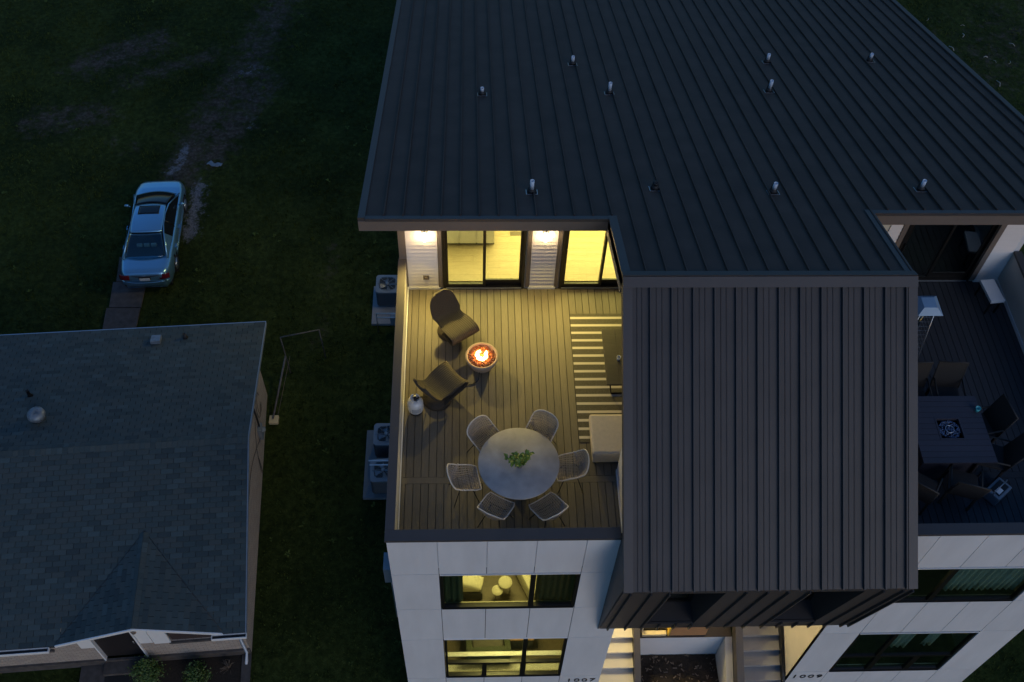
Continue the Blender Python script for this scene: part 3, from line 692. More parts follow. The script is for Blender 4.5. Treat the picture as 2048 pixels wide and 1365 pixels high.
# unseen glowing window, added on the left side wall to warm the lawn
sw = MB().box(-.03, .02, 14.0, 15.6, 6.6, 6.68).box(-.03, .02, 14.0, 15.6, 7.72, 7.80).box(-.03, .02, 14.0, 14.08, 6.68, 7.72).box(-.03, .02, 15.52, 15.6, 6.68, 7.72).build("window", m_frame, H, world=True)
MB().box(-.012, -.004, 14.08, 15.52, 6.68, 7.72).build("pane", mat("added_lawn_glow", (.8, .7, .4), .8, emit=(1, .78, .30), estr=18), sw, world=True)
# house numbers
def number(txt, x, z, wid):
    cu = bpy.data.curves.new("house_number", 'FONT'); cu.body = txt; cu.size = .27; cu.extrude = .006; cu.space_character = 1.25
    cu.align_x = 'LEFT'
    o = bpy.data.objects.new("house_number", cu); COL.objects.link(o); o.rotation_euler = (rad(90), 0, 0)
    bpy.context.view_layer.update()
    w0 = o.dimensions.x
    dg = bpy.context.evaluated_depsgraph_get(); me = bpy.data.meshes.new_from_object(o.evaluated_get(dg))
    bpy.data.objects.remove(o)
    ob = bpy.data.objects.new("house_number", me); COL.objects.link(ob); me.materials.clear(); me.materials.append(m_frame)
    ob.rotation_euler = (rad(90), 0, 0); ob.location = (x, -.008, z); ob.scale = (wid/w0, 1, 1)
    tag(ob, ("black house number %s on the white facade of the lit unit" if txt == "1007" else "black house number %s on the white facade of the unlit unit") % txt, "house number")
number("1007", 3.53, 4.99, .60); number("1009", 8.66, 4.97, .64)

# roof vents
def vent(i, x, y, h_, black=False):
    v = empty("vent_pipe", (x-6.415, y-6.0, zr(y)+.004)); v.parent = H
    fl = MB(); T = Matrix.Rotation(-ang, 4, 'X'); fl.T = T; fl.box(-.11, .11, -.10, .10, .0, .006); fl.build("flashing", m_steel, v)
    in_ = MB(); in_.T = T; in_.box(-.098, .098, -.088, .088, .006, .012); in_.lathe([(.085, .012), (.075, .05), (.052, .13), (.05, .16), (0, .16)], 18); in_.build("rubber_boot", m_rubber, v)
    p = MB(); h_ *= .70; pts = [(.040, .10), (.040, h_)]; p.lathe(pts+[(.032, h_), (.032, h_-.10), (0, h_-.10)], 18); p.build("pipe", m_rubber if black else m_pvc, v)
for i, (x, y, h_) in enumerate([(1.71, 10.86, .28), (3.93, 12.71, .34), (4.62, 10.96, .44), (8.77, 12.92, .36), (8.36, 11.12, .46), (11.39, 13.06, .32), (2.59, 6.28, .44), (4.96, 6.42, .24), (7.21, 6.28, .36), (10.12, 6.40, .36)]):
    vent(i, x, y, h_, i == 7)

# ------------------------------------------------------------------ entrance court between the two facades
C = H
MB().box(4.22, 4.28, .13, 3.0, 2.5, 8.58).build("court_side_wall", m_stucco, H, world=True)
mb = MB(); mb.box(8.55, 8.60, .0, 3.0, 2.5, 8.58); mb.build("court_side_wall", m_stucco, H, world=True)
MB().box(4.28, 8.55, 2.6, 2.7, 2.5, 8.58).build("court_rear_wall", m_siding, H, world=True)
def stairs(x0, x1, label, m):
    st = empty("stairs", ((x0+x1)/2, 0, 2.5), label=label, cat="stairs")
    MB().box(x0, x1, 1.18, 2.6, 5.20, 5.48).build("landing", m, st, world=True)
    for k in range(8):
        y1 = 1.18-k*.293; z = 5.48-(k+1)*.16
        MB().box(x0, x1, y1-.293-.0, y1-.002, z-.35, z-.045).box(x0-.0, x1, y1-.293-.02, y1-.002, z-.044, z).build("step", m, st, world=True, bevel=.004)
    return st
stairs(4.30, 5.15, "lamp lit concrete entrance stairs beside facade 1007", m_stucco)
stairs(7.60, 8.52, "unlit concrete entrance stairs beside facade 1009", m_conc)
def guard(x0, x1, label):
    g = empty("stair_guard", ((x0+x1)/2, 0, 3), label=label, cat="railing", group="dark guards along the entrance stairs")
    mb = MB(); mb.prism([(1.3, 5.42), (1.3, 5.80), (-1.2, 4.42), (-1.2, 4.04)], 0, x0, x1); mb.build("stringer", m_trim, g, world=True)
    mb = MB()
    for k in range(9):
        y = 1.2-k*.27; mb.box((x0+x1)/2-.01, (x0+x1)/2+.01, y-.01, y+.01, 4.9+(y)*.55, 5.95+(y+.1)*.45)
    return g
guard(5.09, 5.23, "dark guard beside the lit stairs by facade 1007"); guard(7.42, 7.58, "wide dark guard along the unlit stairs next to the soil bed")
mb = MB(); mb.prism([(1.1, 5.4), (1.1, 5.62), (-1.0, 4.48), (-1.0, 4.25)], 0, 8.47, 8.52); mb.build("handrail", m_darkmetal, label="thin black handrail on the beige wall beside facade 1009", cat="handrail")
lw = MB(); lw.box(5.24, 7.41, .92, 1.165, 3.0, 5.16); lw.build("court_wall", m_whitewall, label="low white wall behind the dark soil bed between the stairs", cat="wall")
MB().box(5.24, 7.41, .90, 1.16, 5.163, 5.19).build("wall_coping", m_trim, label="thin dark coping on top of the low white wall", cat="coping")
mb = MB(); mb.prism([(.89, 3.3), (.89, 5.2), (-1.2, 4.0), (-1.2, 3.3)], 0, 7.25, 7.41); mb.build("stair_cheek", m_stucco, label="beige sloping cheek wall of the unlit stairs", cat="wall")
mb = MB(); mb.grid(lambda u, v: (5.24+2.0*u, -1.3+2.2*v, 4.0+.03*math.sin(u*13)*math.cos(v*11)+.02*random.random()), 60, 60); mb.build("planting_soil", m_soil, kind='structure')
mb = MB()
for k in range(260):
    x_, y_ = random.uniform(5.26, 7.2), random.uniform(-.6, .88); s_ = random.uniform(.008, .025); a = random.uniform(0, 3.14)
    mb.T = Matrix.Translation((x_, y_, 4.03)) @ Matrix.Rotation(a, 4, 'Z') @ Matrix.Rotation(random.uniform(-.5, .5), 4, 'X'); mb.box(-s_*2, s_*2, -s_*.6, s_*.6, 0, .012, mi=random.choice((0, 0, 1)))
mb.T = None; mb.build("mulch_chips", [m_twig, m_soil], label="bark chips on the soil bed between the stairs", cat="mulch", kind='stuff')
# porch floor and stored timber on it
MB().box(5.24, 7.41, 1.17, 2.6, 4.9, 5.19).build("porch_floor", m_conc, H, world=True)
cr = empty("timber_crate", (5.62, 1.05, 5.195), label="small pale slatted timber frame on the ledge beside the lit stairs", cat="crate")
MB().box(-.30, .26, -.12, -.02, 0, .10).build("front_rail", m_paleblock, cr)
MB().box(-.30, -.27, -.02, .7, 0, .30).build("side_rail", m_paleblock, cr)
for k in range(6): MB().box(-.26, .26, .05+k*.11, .09+k*.11, .12, .15).build("slat", m_paleblock, cr)
MB().box(-.26, .26, .0, .7, .0, .02).build("base", m_frame, cr)
bxm = empty("plywood_box", (6.38, 1.08, 5.195), label="orange plywood box on the ledge beneath the hood", cat="box")
MB().box(-.42, .42, -.14, .8, 0, .55).build("box_body", m_wood, bxm, bevel=.005); MB().box(-.46, -.425, -.14, .8, 0, .52).build("end_board", mat("yellow_board", (.70, .45, .06), .6), bxm)
mb = MB(); mb.tube([(7.0+.09*math.cos(a), .90, 5.16-.10+.10*math.sin(a)) for a in [math.pi+k*math.pi/10 for k in range(11)]], .005, 6); mb.build("hose_loop", m_pvc, label="loop of thin white cable hanging over the low white wall", cat="cable")
lamp("porch_lamp_1007", 'POINT', (4.75, 1.9, 7.6), 75, (1, .80, .34), .10)
lamp("porch_lamp_1009", 'POINT', (7.6, 2.0, 7.9), 8, (1, .66, .30), .10)
for x_, who in ((4.75, "1007"), (7.9, "1009")):
    pl = empty("porch_lamp", (x_, 2.59, 7.7), label="porch lamp above the brightly lit entrance stairs" if who == "1007" else "porch lamp above the shaded entrance stairs", cat="wall lamp")
    MB().box(-.05, .05, -.02, 0, -.1, .1).build("backplate", m_frame, pl); MB().lathe([(.03, .1), (.06, -.08), (0, -.08)], 12, (0, -.08, 0)).build("shade", m_frame, pl)

# wall sconces over the deck
def sconce(x, label):
    s_ = empty("wall_sconce", (x, 6.165, 13.19), label=label, cat="wall lamp", group="sconces on the deck back wall")
    MB().box(-.055, .055, -.02, 0, -.06, .14).build("backplate", m_frame, s_)
    MB().tube([(0, -.02, .08), (0, -.11, .08), (0, -.11, .05)], .01, 8).build("arm", m_frame, s_)
    MB().lathe([(.0, .06), (.035, .055), (.05, .0), (.06, -.05)], 20, (0, -.11, 0)).build("lamp_shade", m_frosted, s_)
    MB().lathe([(0, -.14), (.035, -.135), (.045, -.10), (.04, -.03), (0, -.02)], 16, (0, -.11, 0)).build("bulb", m_bulb, s_)
    l_ = lamp("sconce_light", 'SPOT', (x, 5.92, 12.92), 62, WARM, .035, rot=(rad(-52), 0, 0)); l_.data.spot_size = rad(146); l_.data.spot_blend = .8
    lamp("sconce_glow", 'POINT', (x, 6.005, 13.16), 4.5, (1, .68, .36), .02)
sconce(.53, "lit black sconce on white siding left of the left sliding door"); sconce(2.91, "lit black sconce on white siding between the two sliding doors")

# ------------------------------------------------------------------ deck furniture, house 1007
rug_m, t, b = newmat("striped_rug"); N = t.nodes; L = t.links
tc = N.new("ShaderNodeTexCoord"); sx = N.new("ShaderNodeSeparateXYZ"); L.new(tc.outputs["Object"], sx.inputs[0])
m1 = N.new("ShaderNodeMath"); m1.operation = 'DIVIDE'; L.new(sx.outputs[1], m1.inputs[0]); m1.inputs[1].default_value = .190
m2 = N.new("ShaderNodeMath"); m2.operation = 'FRACT'; L.new(m1.outputs[0], m2.inputs[0])
m3 = N.new("ShaderNodeMath"); m3.operation = 'LESS_THAN'; L.new(m2.outputs[0], m3.inputs[0]); m3.inputs[1].default_value = .30
nz = N.new("ShaderNodeTexNoise"); nz.inputs["Scale"].default_value = 60; mp = N.new("ShaderNodeMapping"); mp.inputs["Scale"].default_value = (1, 6, 1); L.new(tc.outputs["Object"], mp.inputs[0]); L.new(mp.outputs[0], nz.inputs[0])
rr = N.new("ShaderNodeValToRGB"); L.new(nz.outputs[0], rr.inputs[0]); rr.color_ramp.elements[0].color = (.05, .047, .035, 1); rr.color_ramp.elements[1].color = (.15, .135, .10, 1); rr.color_ramp.elements[0].position = .35; rr.color_ramp.elements[1].position = .65
mx = N.new("ShaderNodeMixRGB"); L.new(m3.outputs[0], mx.inputs[0]); L.new(rr.outputs[0], mx.inputs[1]); mx.inputs[2].default_value = (.62, .56, .47, 1); L.new(mx.outputs[0], b.inputs["Base Color"]); b.inputs["Roughness"].default_value = .95
mb = MB(); mb.box(3.47, 6.2, -.0-2.93, .14, 0, .009); 
o = mb.build("striped_rug", rug_m); o.location = (0, 5.34, ZD+.002); tag(o, "charcoal outdoor rug with cream stripes beneath the coffee table", "rug")

ct = empty("coffee_table", (4.55, 4.10, ZD+.011), label="low charcoal coffee table on the striped rug", cat="coffee table")
for k in range(4): MB().box(-.52+k*.26, -.52+k*.26+.257, -.66, .66, .38, .42).build("top_plank", m_charcoal, ct, bevel=.003)
for s_ in (-1, 1):
    mb = MB(); y_ = s_*.60
    mb.tube([(-.45, y_, .37), (-.40, y_, .02), (.40, y_, .02), (.45, y_, .37)], .022, 4); mb.build("leg", m_darkmetal, ct)
cupo = MB(); cupo.lathe([(0, 0), (.03, 0), (.042, .09), (.036, .09), (.028, .01), (0, .01)], 20); o = cupo.build("cup", m_white); o.location = (4.30, 4.02, ZD+.432); tag(o, "small white cup at the edge of the coffee table", "cup")
ot = empty("ottoman", (4.14, 2.35, ZD), label="cream cushioned ottoman on the rug's front corner", cat="ottoman")
MB().box(-.47, .5, -.40, .40, .05, .24).build("base", m_cushion, ot, bevel=.02)
me_ = MB().box(-.5, .52, -.43, .43, .25, .43); me_.build("cushion", m_cushion, ot, bevel=.045)
for sx_ in (-1, 1):
    for sy_ in (-1, 1): MB().box(sx_*.42-.02, sx_*.42+.02, sy_*.36-.02, sy_*.36+.02, 0, .05).build("leg", m_frame, ot)

# lounge chairs: one folded wicker sheet
def smooth_profile(pts, n):
    P = [np.array(p, float) for p in pts]; P = [2*P[0]-P[1]]+P+[2*P[-1]-P[-2]]; out = []
    segs = len(P)-3
    for k in range(n+1):
        t_ = k/n*segs; i = min(int(t_), segs-1); u = t_-i; a, b, c, d = P[i:i+4]
        out.append(.5*((2*b)+(-a+c)*u+(2*a-5*b+4*c-d)*u*u+(-a+3*b-3*c+d)*u**3))
    return out
def lounge():
    r_ = empty("lounge_chair", (0, 0, 0), cat="lounge chair", group="dark wicker lounge chairs by the fire bowl")
    prof = smooth_profile([(-.50, .86), (-.44, .70), (-.33, .50), (-.20, .385), (.0, .37), (.22, .42), (.36, .42), (.405, .35), (.34, .26), (.15, .20), (-.05, .13), (-.12, .05)], 70)
    def wd(t_):
        if t_ < .22:
            q = 1-t_/.22; return .31*math.sqrt(max(0, 1-q*q*.93))**.75 if q > 0 else .31
        if t_ < .62: return .31-.035*math.sin((t_-.22)/.16*math.pi)*(t_ < .38)+.0
        return .31-.08*(t_-.62)/.38
    def fn(u, v):
        i = min(70, int(round(u*70))); p = prof[i]; s_ = v*2-1; w_ = wd(u)
        cup_ = .035*(abs(s_)**2.2) if u < .62 else 0
        rip = .014*math.cos(v*2*math.pi*16)
        tz = (prof[min(i+1, 70)]-prof[max(i-1, 0)]); tz = tz/np.linalg.norm(tz)
        n_ = (tz[1]*-1, tz[0]); n_ = (-tz[1]*-1, tz[0])
        return (w_*s_, p[0]+(-tz[1])*(rip+cup_)*-1*-1, p[1]+tz[0]*(rip+cup_))
    mb = MB(); mb.grid(fn, 70, 180, thick=.022); sh = mb.build("woven_shell", m_dkwicker, r_)
    for s_ in (0, 1):
        MB().tube([fn(k/70, s_) for k in range(71)], .014, 6).build("edge_rim", m_dkwicker, r_)
    MB().lathe([(.0, .0), (.27, .0), (.285, .02), (.26, .06), (.20, .13), (0, .14)], 32, (0, -.08, 0)).build("pedestal", m_dkwicker, r_)
    return r_
lc = lounge(); lc.location = (1.08, 4.98, ZD); lc.rotation_euler = (0, 0, rad(-145)); tag(lc, "dark wicker lounge chair nearest the sliding door, facing the fire bowl")
copy_tree(lc, (.83, 3.46, ZD), rad(-48), "dark wicker lounge chair beside the white gas tank")

# fire bowl
fb = empty("fire_bowl", (1.64, 4.18, ZD), label="round concrete gas fire bowl burning between the lounge chairs", cat="fire pit")
MB().lathe([(0, 0), (.15, 0), (.18, .02), (.25, .13), (.305, .27), (.325, .35), (.318, .37), (.288, .375), (.278, .36), (.272, .33), (0, .32)], 64).build("bowl", m_bowl, fb)
def rock_mesh(name, mats, cx, cy_, R, n, z, smin, smax, hole=None, pick=None):
    mb = MB()
    for k in range(n):
        r_ = R*math.sqrt(random.random()); a = random.uniform(0, 6.283); s_ = random.uniform(smin, smax)
        T = Matrix.Translation((cx+r_*math.cos(a), cy_+r_*math.sin(a), z+random.uniform(0, .02))) @ Matrix.Rotation(random.uniform(0, 6), 4, (random.random(), random.random(), random.random()+.1)) @ Matrix.Diagonal((s_, s_*random.uniform(.6, 1), s_*random.uniform(.5, .9), 1))
        t0 = (1+5**.5)/2; vs = [(-1, t0, 0), (1, t0, 0), (-1, -t0, 0), (1, -t0, 0), (0, -1, t0), (0, 1, t0), (0, -1, -t0), (0, 1, -t0), (t0, 0, -1), (t0, 0, 1), (-t0, 0, -1), (-t0, 0, 1)]
        fs = [(0, 11, 5), (0, 5, 1), (0, 1, 7), (0, 7, 10), (0, 10, 11), (1, 5, 9), (5, 11, 4), (11, 10, 2), (10, 7, 6), (7, 1, 8), (3, 9, 4), (3, 4, 2), (3, 2, 6), (3, 6, 8), (3, 8, 9), (4, 9, 5), (2, 4, 11), (6, 2, 10), (8, 6, 7), (9, 8, 1)]
        mb.T = T; mb.add([(v[0]/1.9*random.uniform(.8, 1.15), v[1]/1.9, v[2]/1.9) for v in vs], fs, mi=(pick(r_) if pick else 0)); mb.T = None
    return mb
o = rock_mesh("r", None, 0, 0, .262, 620, .335, .012, .022, pick=lambda r_: 1 if (r_ < .19 and random.random() < .55) else 0).build("lava_rocks", [m_lava, m_ember], fb, kind='stuff')
mb = MB()
for k in range(80):   # low gas flames standing on the C shaped burner
    a = rad(-250)+k/79*rad(290); r_ = .092+random.uniform(-.028, .028); h_ = random.uniform(.03, .09)
    mb.lathe([(.0, 0), (.014+.012*random.random(), .015), (.012, h_*.5), (0, h_)], 7, (r_*math.cos(a), r_*math.sin(a), .355), mi=random.choice((0, 1, 1)))
mb.build("flames", [m_flame, m_flame2], fb)
lamp("fire_light", 'POINT', (1.64, 4.18, ZD+.52), 1.6, (1, .42, .10), .06)

# gas tank
gt = empty("gas_tank", (.37, 3.14, ZD), label="white propane tank standing by the parapet behind the lounge chair", cat="gas tank")
MB().lathe([(.10, 0), (.105, .04), (.12, .06), (.145, .10), (.152, .14), (.152, .30), (.14, .35), (.10, .385), (.04, .395), (0, .395)], 40).build("tank_body", m_tank, gt)
MB().lathe([(.11, 0), (.12, .005), (.12, .045), (.108, .05)], 32).build("foot_ring", m_rubber, gt)
mb = MB()
for a0, a1 in ((-60, 80), (110, 250)):
    pts = [(.085*math.cos(rad(a0+(a1-a0)*k/12)), .085*math.sin(rad(a0+(a1-a0)*k/12))) for k in range(13)]
    for (p, q) in zip(pts, pts[1:]): mb.add([(p[0], p[1], .385), (q[0], q[1], .385), (q[0]*1.1, q[1]*1.1, .47), (p[0]*1.1, p[1]*1.1, .47), (p[0]*.96, p[1]*.96, .385), (q[0]*.96, q[1]*.96, .385), (q[0]*1.06, q[1]*1.06, .47), (p[0]*1.06, p[1]*1.06, .47)], [(0, 1, 2, 3), (7, 6, 5, 4), (3, 2, 6, 7)], True)
mb.build("collar", m_tank, gt)
MB().lathe([(0, .39), (.03, .39), (.03, .43), (.022, .45), (.03, .455), (.03, .475), (0, .475)], 14).tube([(0, 0, .42), (.07, .03, .42)], .014, 8).build("valve", m_darkmetal, gt)
lb = MB(); 
for k in range(10):
    a, b = rad(-115+k*7), rad(-108+k*7); lb.add([(.154*math.cos(a), .154*math.sin(a), .15), (.154*math.cos(b), .154*math.sin(b), .15), (.154*math.cos(b), .154*math.sin(b), .27), (.154*math.cos(a), .154*math.sin(a), .27)], [(0, 1, 2, 3)], True)
lb.build("warning_label", mat("printed_label", (.35, .38, .42), .5, var=.8, nscale=60, stretch=(1, 1, 6)), gt)
mb = MB(); mb.tube([tuple(p) for p in [(v[0], v[1], ZD+v[2]) for v in smooth_profile([(1.60, 3.95, .16), (1.55, 3.80, .03), (1.35, 3.72, .015), (1.1, 3.75, .015), (.85, 3.65, .015), (.62, 3.45, .06), (.50, 3.28, .28), (.44, 3.18, .43)], 60)]], .010, 8)
mb.build("gas_hose", m_rubber, label="black hose from the fire bowl to the gas tank", cat="hose")

# dining table and chairs
dt = empty("round_dining_table", (2.27, 1.57, ZD), label="round grey concrete dining table on the front of the deck", cat="dining table")
MB().lathe([(0, .69), (.60, .69), (.70, .70), (.722, .715), (.725, .74), (.715, .75), (0, .75)], 96).build("tabletop", m_concretetop, dt)
MB().lathe([(.30, 0), (.31, .02), (.20, .08), (.13, .35), (.16, .60), (.30, .69), (0, .69)], 40).build("pedestal", m_charcoal, dt)
def dchair():
    r_ = empty("dining_chair", (0, 0, 0), cat="dining chair", group="wicker dining chairs around the round table")
    cl = smooth_profile([(.245, .45), (.12, .435), (-.02, .43), (-.15, .44), (-.225, .50), (-.26, .60), (-.29, .72), (-.315, .84)], 60)
    def fn(u, v):
        i = int(round(u*60)); p = cl[i]; s_ = v*2-1
        tz = cl[min(i+1, 60)]-cl[max(i-1, 0)]; tz = tz/np.linalg.norm(tz)
        w_ = .262
        if u > .70: q = (u-.70)/.30; w_ = .262*max(.0, 1-.88*q**3.0)**.5
        if u < .1: w_ = .235+.027*u/.1
        c_ = .045+.145*max(0, math.sin(min(1, max(0, (u)/.80))*math.pi*.92))**1.1
        if u > .74: c_ *= max(0, 1-(u-.74)/.26*.9)
        lift = c_*abs(s_)**2.6
        # seat normal up, back normal forward
        return (w_*s_, p[0]+lift*tz[1]*1.0, p[1]+lift*(-tz[0]) if False else p[1]+lift*abs(tz[0])+lift*.25*tz[1])
    mb = MB()
    for k in range(1, 17):
        mb.tube([fn(i/30, k/17) for i in range(31)], .0068, 4, cap=False)
    for i in range(1, 23):
        mb.tube([fn(round(i/23*60)/60, k/20) for k in range(21)], .0062, 4, cap=False)
    mb.build("woven_shell", m_greywicker, r_)
    rim = [fn(i/60, 0) for i in range(0, 61, 2)]+[fn(1, k/12) for k in range(1, 12)]+[fn(i/60, 1) for i in range(60, -1, -2)]+[fn(0, k/8) for k in range(7, 0, -1)]
    MB().tube(rim, .011, 8, closed=True).build("rim", m_rim, r_)
    for sx_ in (-1, 1):
        for sy_ in (-1, 1):
            MB().tube([(sx_*.12, sy_*.10-.02, .43), (sx_*.235, sy_*.23-.03, 0)], .008, 6).build("leg", m_darkmetal, r_)
    MB().tube([(-.12, -.12, .42), (.12, -.12, .42), (.12, .08, .42), (-.12, .08, .42)], .008, 6, closed=True).build("seat_frame", m_darkmetal, r_)
    return r_
dc = dchair(); TC = (2.27, 1.57)
chairs = [(1.70, 2.19, "wicker dining chair at the upper left of the round table, nearest the gas tank"), (2.68, 2.29, "wicker dining chair at the upper right of the round table, nearest the rug"),
          (3.20, 1.58, "wicker dining chair at the right of the round table, in front of the ottoman"), (1.32, 1.37, "wicker dining chair at the left of the round table, facing right"),
          (1.86, .80, "wicker dining chair at the lower left of the round table, back to the front parapet"), (2.76, .78, "wicker dining chair at the lower right of the round table, back to the front parapet")]
for i, (x, y, lb_) in enumerate(chairs):
    rz = math.atan2(TC[1]-y, TC[0]-x)-math.pi/2
    if i == 0: dc.location = (x, y, ZD); dc.rotation_euler = (0, 0, rz); tag(dc, lb_)
    else: copy_tree(dc, (x, y, ZD), rz, lb_)
# plant on the table
pt = empty("potted_plant", (2.28, 1.50, ZD+.75), label="leafy green sprig in a small vase at the centre of the round table", cat="plant")
MB().lathe([(0, 0), (.05, 0), (.062, .05), (.05, .12), (.035, .15), (.04, .17), (.033, .17), (.028, .12), (0, .11)], 24).build("vase", m_browntrim, pt)
def leafy(mb, stems, nl, size, spread, h0, h1, mi_s=1):
    for s_ in range(stems):
        a = random.uniform(0, 6.283); rr_ = random.uniform(.3, 1)*spread; hh = random.uniform(h0, h1)
        P0 = Vector((0, 0, .10)); P2 = Vector((rr_*math.cos(a), rr_*.62*math.sin(a), hh)); P1 = Vector((P2.x*.4, P2.y*.4, hh*.9))
        pts = [P0*(1-t_)**2+P1*2*t_*(1-t_)+P2*t_*t_ for t_ in [k/8 for k in range(9)]]
        mb.tube(pts, .0025, 4, mi=mi_s)
        for k in range(nl):
            t_ = random.uniform(.35, 1.02); p = P0*(1-t_)**2+P1*2*t_*(1-t_)+P2*t_*t_
            b_ = random.uniform(0, 6.283); el = random.uniform(-.5, .7); d = Vector((math.cos(b_)*math.cos(el), math.sin(b_)*math.cos(el), math.sin(el)))
            sd = d.cross(Vector((0, 0, 1))).normalized(); n_ = sd.cross(d); L_ = size*random.uniform(.6, 1.2); w_ = L_*.33
            mb.add([p, p+d*L_*.35+sd*w_+n_*.15*L_, p+d*L_*.7+sd*w_*.7+n_*.12*L_, p+d*L_-n_*.1*L_, p+d*L_*.7-sd*w_*.7+n_*.12*L_, p+d*L_*.35-sd*w_+n_*.15*L_, p+d*L_*.5], [(0, 1, 6), (1, 2, 6), (2, 3, 6), (3, 4, 6), (4, 5, 6), (5, 0, 6)], mi=0)
mb = MB(); leafy(mb, 20, 10, .09, .30, .20, .36); mb.build("foliage", [m_leaf, m_twig], pt)

# ------------------------------------------------------------------ deck furniture, house 1009
hs = empty("patio_heater", (9.83, 4.02, ZD), label="pyramid patio heater with a square metal reflector on the dark deck", cat="patio heater")
mb = MB(); c0 = .235; c1_ = .12
mb.hexa([(-c0, -c0, 2.10), (c0, -c0, 2.10), (c0, c0, 2.10), (-c0, c0, 2.10)], [(-c1_, -c1_, 2.20), (c1_, -c1_, 2.20), (c1_, c1_, 2.20), (-c1_, c1_, 2.20)]); mb.build("reflector", m_brushed, hs)
for k in range(4):
    a = [(-1, -1), (1, -1), (1, 1), (-1, 1)][k]; MB().tube([(a[0]*.12, a[1]*.12, 2.09), (a[0]*.25, a[1]*.25, .55)], .010, 6).build("corner_post", m_steel, hs)
mb = MB()
for z_ in [.6+k*.12 for k in range(12)]:
    w_ = .25-(z_-.55)/1.54*.13; mb.tube([(-w_, -w_, z_), (w_, -w_, z_), (w_, w_, z_), (-w_, w_, z_)], .003, 4, closed=True)
mb.build("wire_guard", m_steel, hs)
mb = MB(); mb.hexa([(-.25, -.25, .02), (.25, -.25, .02), (.25, .25, .02), (-.25, .25, .02)], [(-.25, -.25, .55), (.25, -.25, .55), (.25, .25, .55), (-.25, .25, .55)]); mb.build("base", m_steel, hs)
MB().lathe([(.05, .55), (.045, 2.08), (0, 2.08)], 16).build("glass_tube", m_glass_dark, hs)
bn = empty("white_bench", (12.265, 5.72, ZD), rad(6), label="small white bench on the dark deck beside the sliding door of house 1009", cat="bench")
MB().box(-.15, .15, -.29, .29, .38, .45).build("seat", m_white, bn, bevel=.006)
for sx_ in (-1, 1):
    for sy_ in (-1, 1): MB().box(sx_*.10-.015, sx_*.10+.015, sy_*.25-.015, sy_*.25+.015, 0, .41).build("leg", m_frame, bn)
m_darkslat = mat("dark_slat", (.045, .042, .055), .5, rnd=.2, var=.1)
ft = empty("fire_table", (10.27, 2.22, ZD), label="square dark slatted fire table with a glass bead insert on the unlit deck", cat="fire table")
for k in range(12):
    y0 = -.72+k*.12
    if abs(y0+.06) < .25:
        MB().box(-.68, -.24, y0, y0+.114, .69, .72).build("top_slat", m_darkslat, ft); MB().box(.24, .68, y0, y0+.114, .69, .72).build("top_slat", m_darkslat, ft)
    else: MB().box(-.68, .68, y0, y0+.114, .69, .72).build("top_slat", m_darkslat, ft)
MB().box(-.235, .235, -.235, .235, .60, .66).build("burner_tray", m_frame, ft)
fr_ = MB(); fr_.box(-.238, .238, -.24, -.21, .66, .727).box(-.238, .238, .21, .24, .66, .727).box(-.238, -.21, -.21, .21, .66, .727).box(.21, .238, -.21, .21, .66, .727); fr_.build("insert_frame", m_darkslat, ft)
m_bead = mat("blue_glass_bead", (.10, .16, .30), .08, var=.6, nscale=60, spec=1.)
mb = rock_mesh("b", None, 0, 0, .20, 380, .675, .008, .014); mb.build("glass_beads", m_bead, ft, kind='stuff')
MB().tube([(.08*math.cos(k*.35), .08*math.sin(k*.35), .705) for k in range(18)], .007, 6, closed=True).build("burner_ring", m_steel, ft)
MB().box(-.55, .55, -.55, .55, .0, .66).build("table_base", m_darkslat, ft, bevel=.01)
m_wk2 = mat("umber_wicker", (.030, .025, .022), .7, var=.3, nscale=60)
def hchair():
    r_ = empty("high_back_chair", (0, 0, 0), cat="dining chair", group="high back wicker chairs around the fire table")
    mb = MB(); 
    for k in range(26): 
        x_ = -.25+k*.02; mb.box(x_, x_+.014, -.30, .25, .40, .45) if False else mb.box(x_, x_+.016, -.24, .26, .41, .45)
    mb.build("seat", m_wk2, r_)
    mb = MB()
    for k in range(26):
        x_ = -.25+k*.02; mb.hexa([(x_, -.26, .42), (x_+.016, -.26, .42), (x_+.016, -.22, .42), (x_, -.22, .42)], [(x_, -.40, 1.04), (x_+.016, -.40, 1.04), (x_+.016, -.37, 1.04), (x_, -.37, 1.04)])
    mb.build("backrest", m_wk2, r_)
    MB().tube([(-.27, -.24, .42), (-.27, -.385, 1.05), (.27, -.385, 1.05), (.27, -.24, .42)], .018, 6).build("back_frame", m_wk2, r_)
    for s_ in (-1, 1):
        MB().tube([(s_*.27, .24, .0), (s_*.27, .24, .64), (s_*.27, -.27, .66)], .018, 6).build("armrest", m_wk2, r_)
        MB().box(s_*.25-.02, s_*.25+.02, .22, .26, 0, .41).build("leg", m_wk2, r_); MB().box(s_*.25-.02, s_*.25+.02, -.26, -.22, 0, .42).build("leg", m_wk2, r_)
    return r_
hc = hchair()
hl = [(9.90, 3.10, 180, "high back wicker chair behind the fire table, nearest the metal roof"), (10.56, 3.10, 176, "high back wicker chair behind the fire table, second from the metal roof"),
      (10.98, 2.42, 100, "high back wicker chair right of the fire table, next to the teal cup"), (11.02, 1.80, 72, "high back wicker chair right of the fire table, nearest the radio"),
      (9.52, 1.18, -35, "high back wicker chair in front of the fire table, nearest the metal roof"), (10.32, 1.22, -18, "high back wicker chair in front of the fire table, nearest the radio")]
for i, (x, y, a, lb_) in enumerate(hl):
    if i == 0: hc.location = (x, y, ZD); hc.rotation_euler = (0, 0, rad(a)); tag(hc, lb_)
    else: copy_tree(hc, (x, y, ZD), rad(a), lb_)
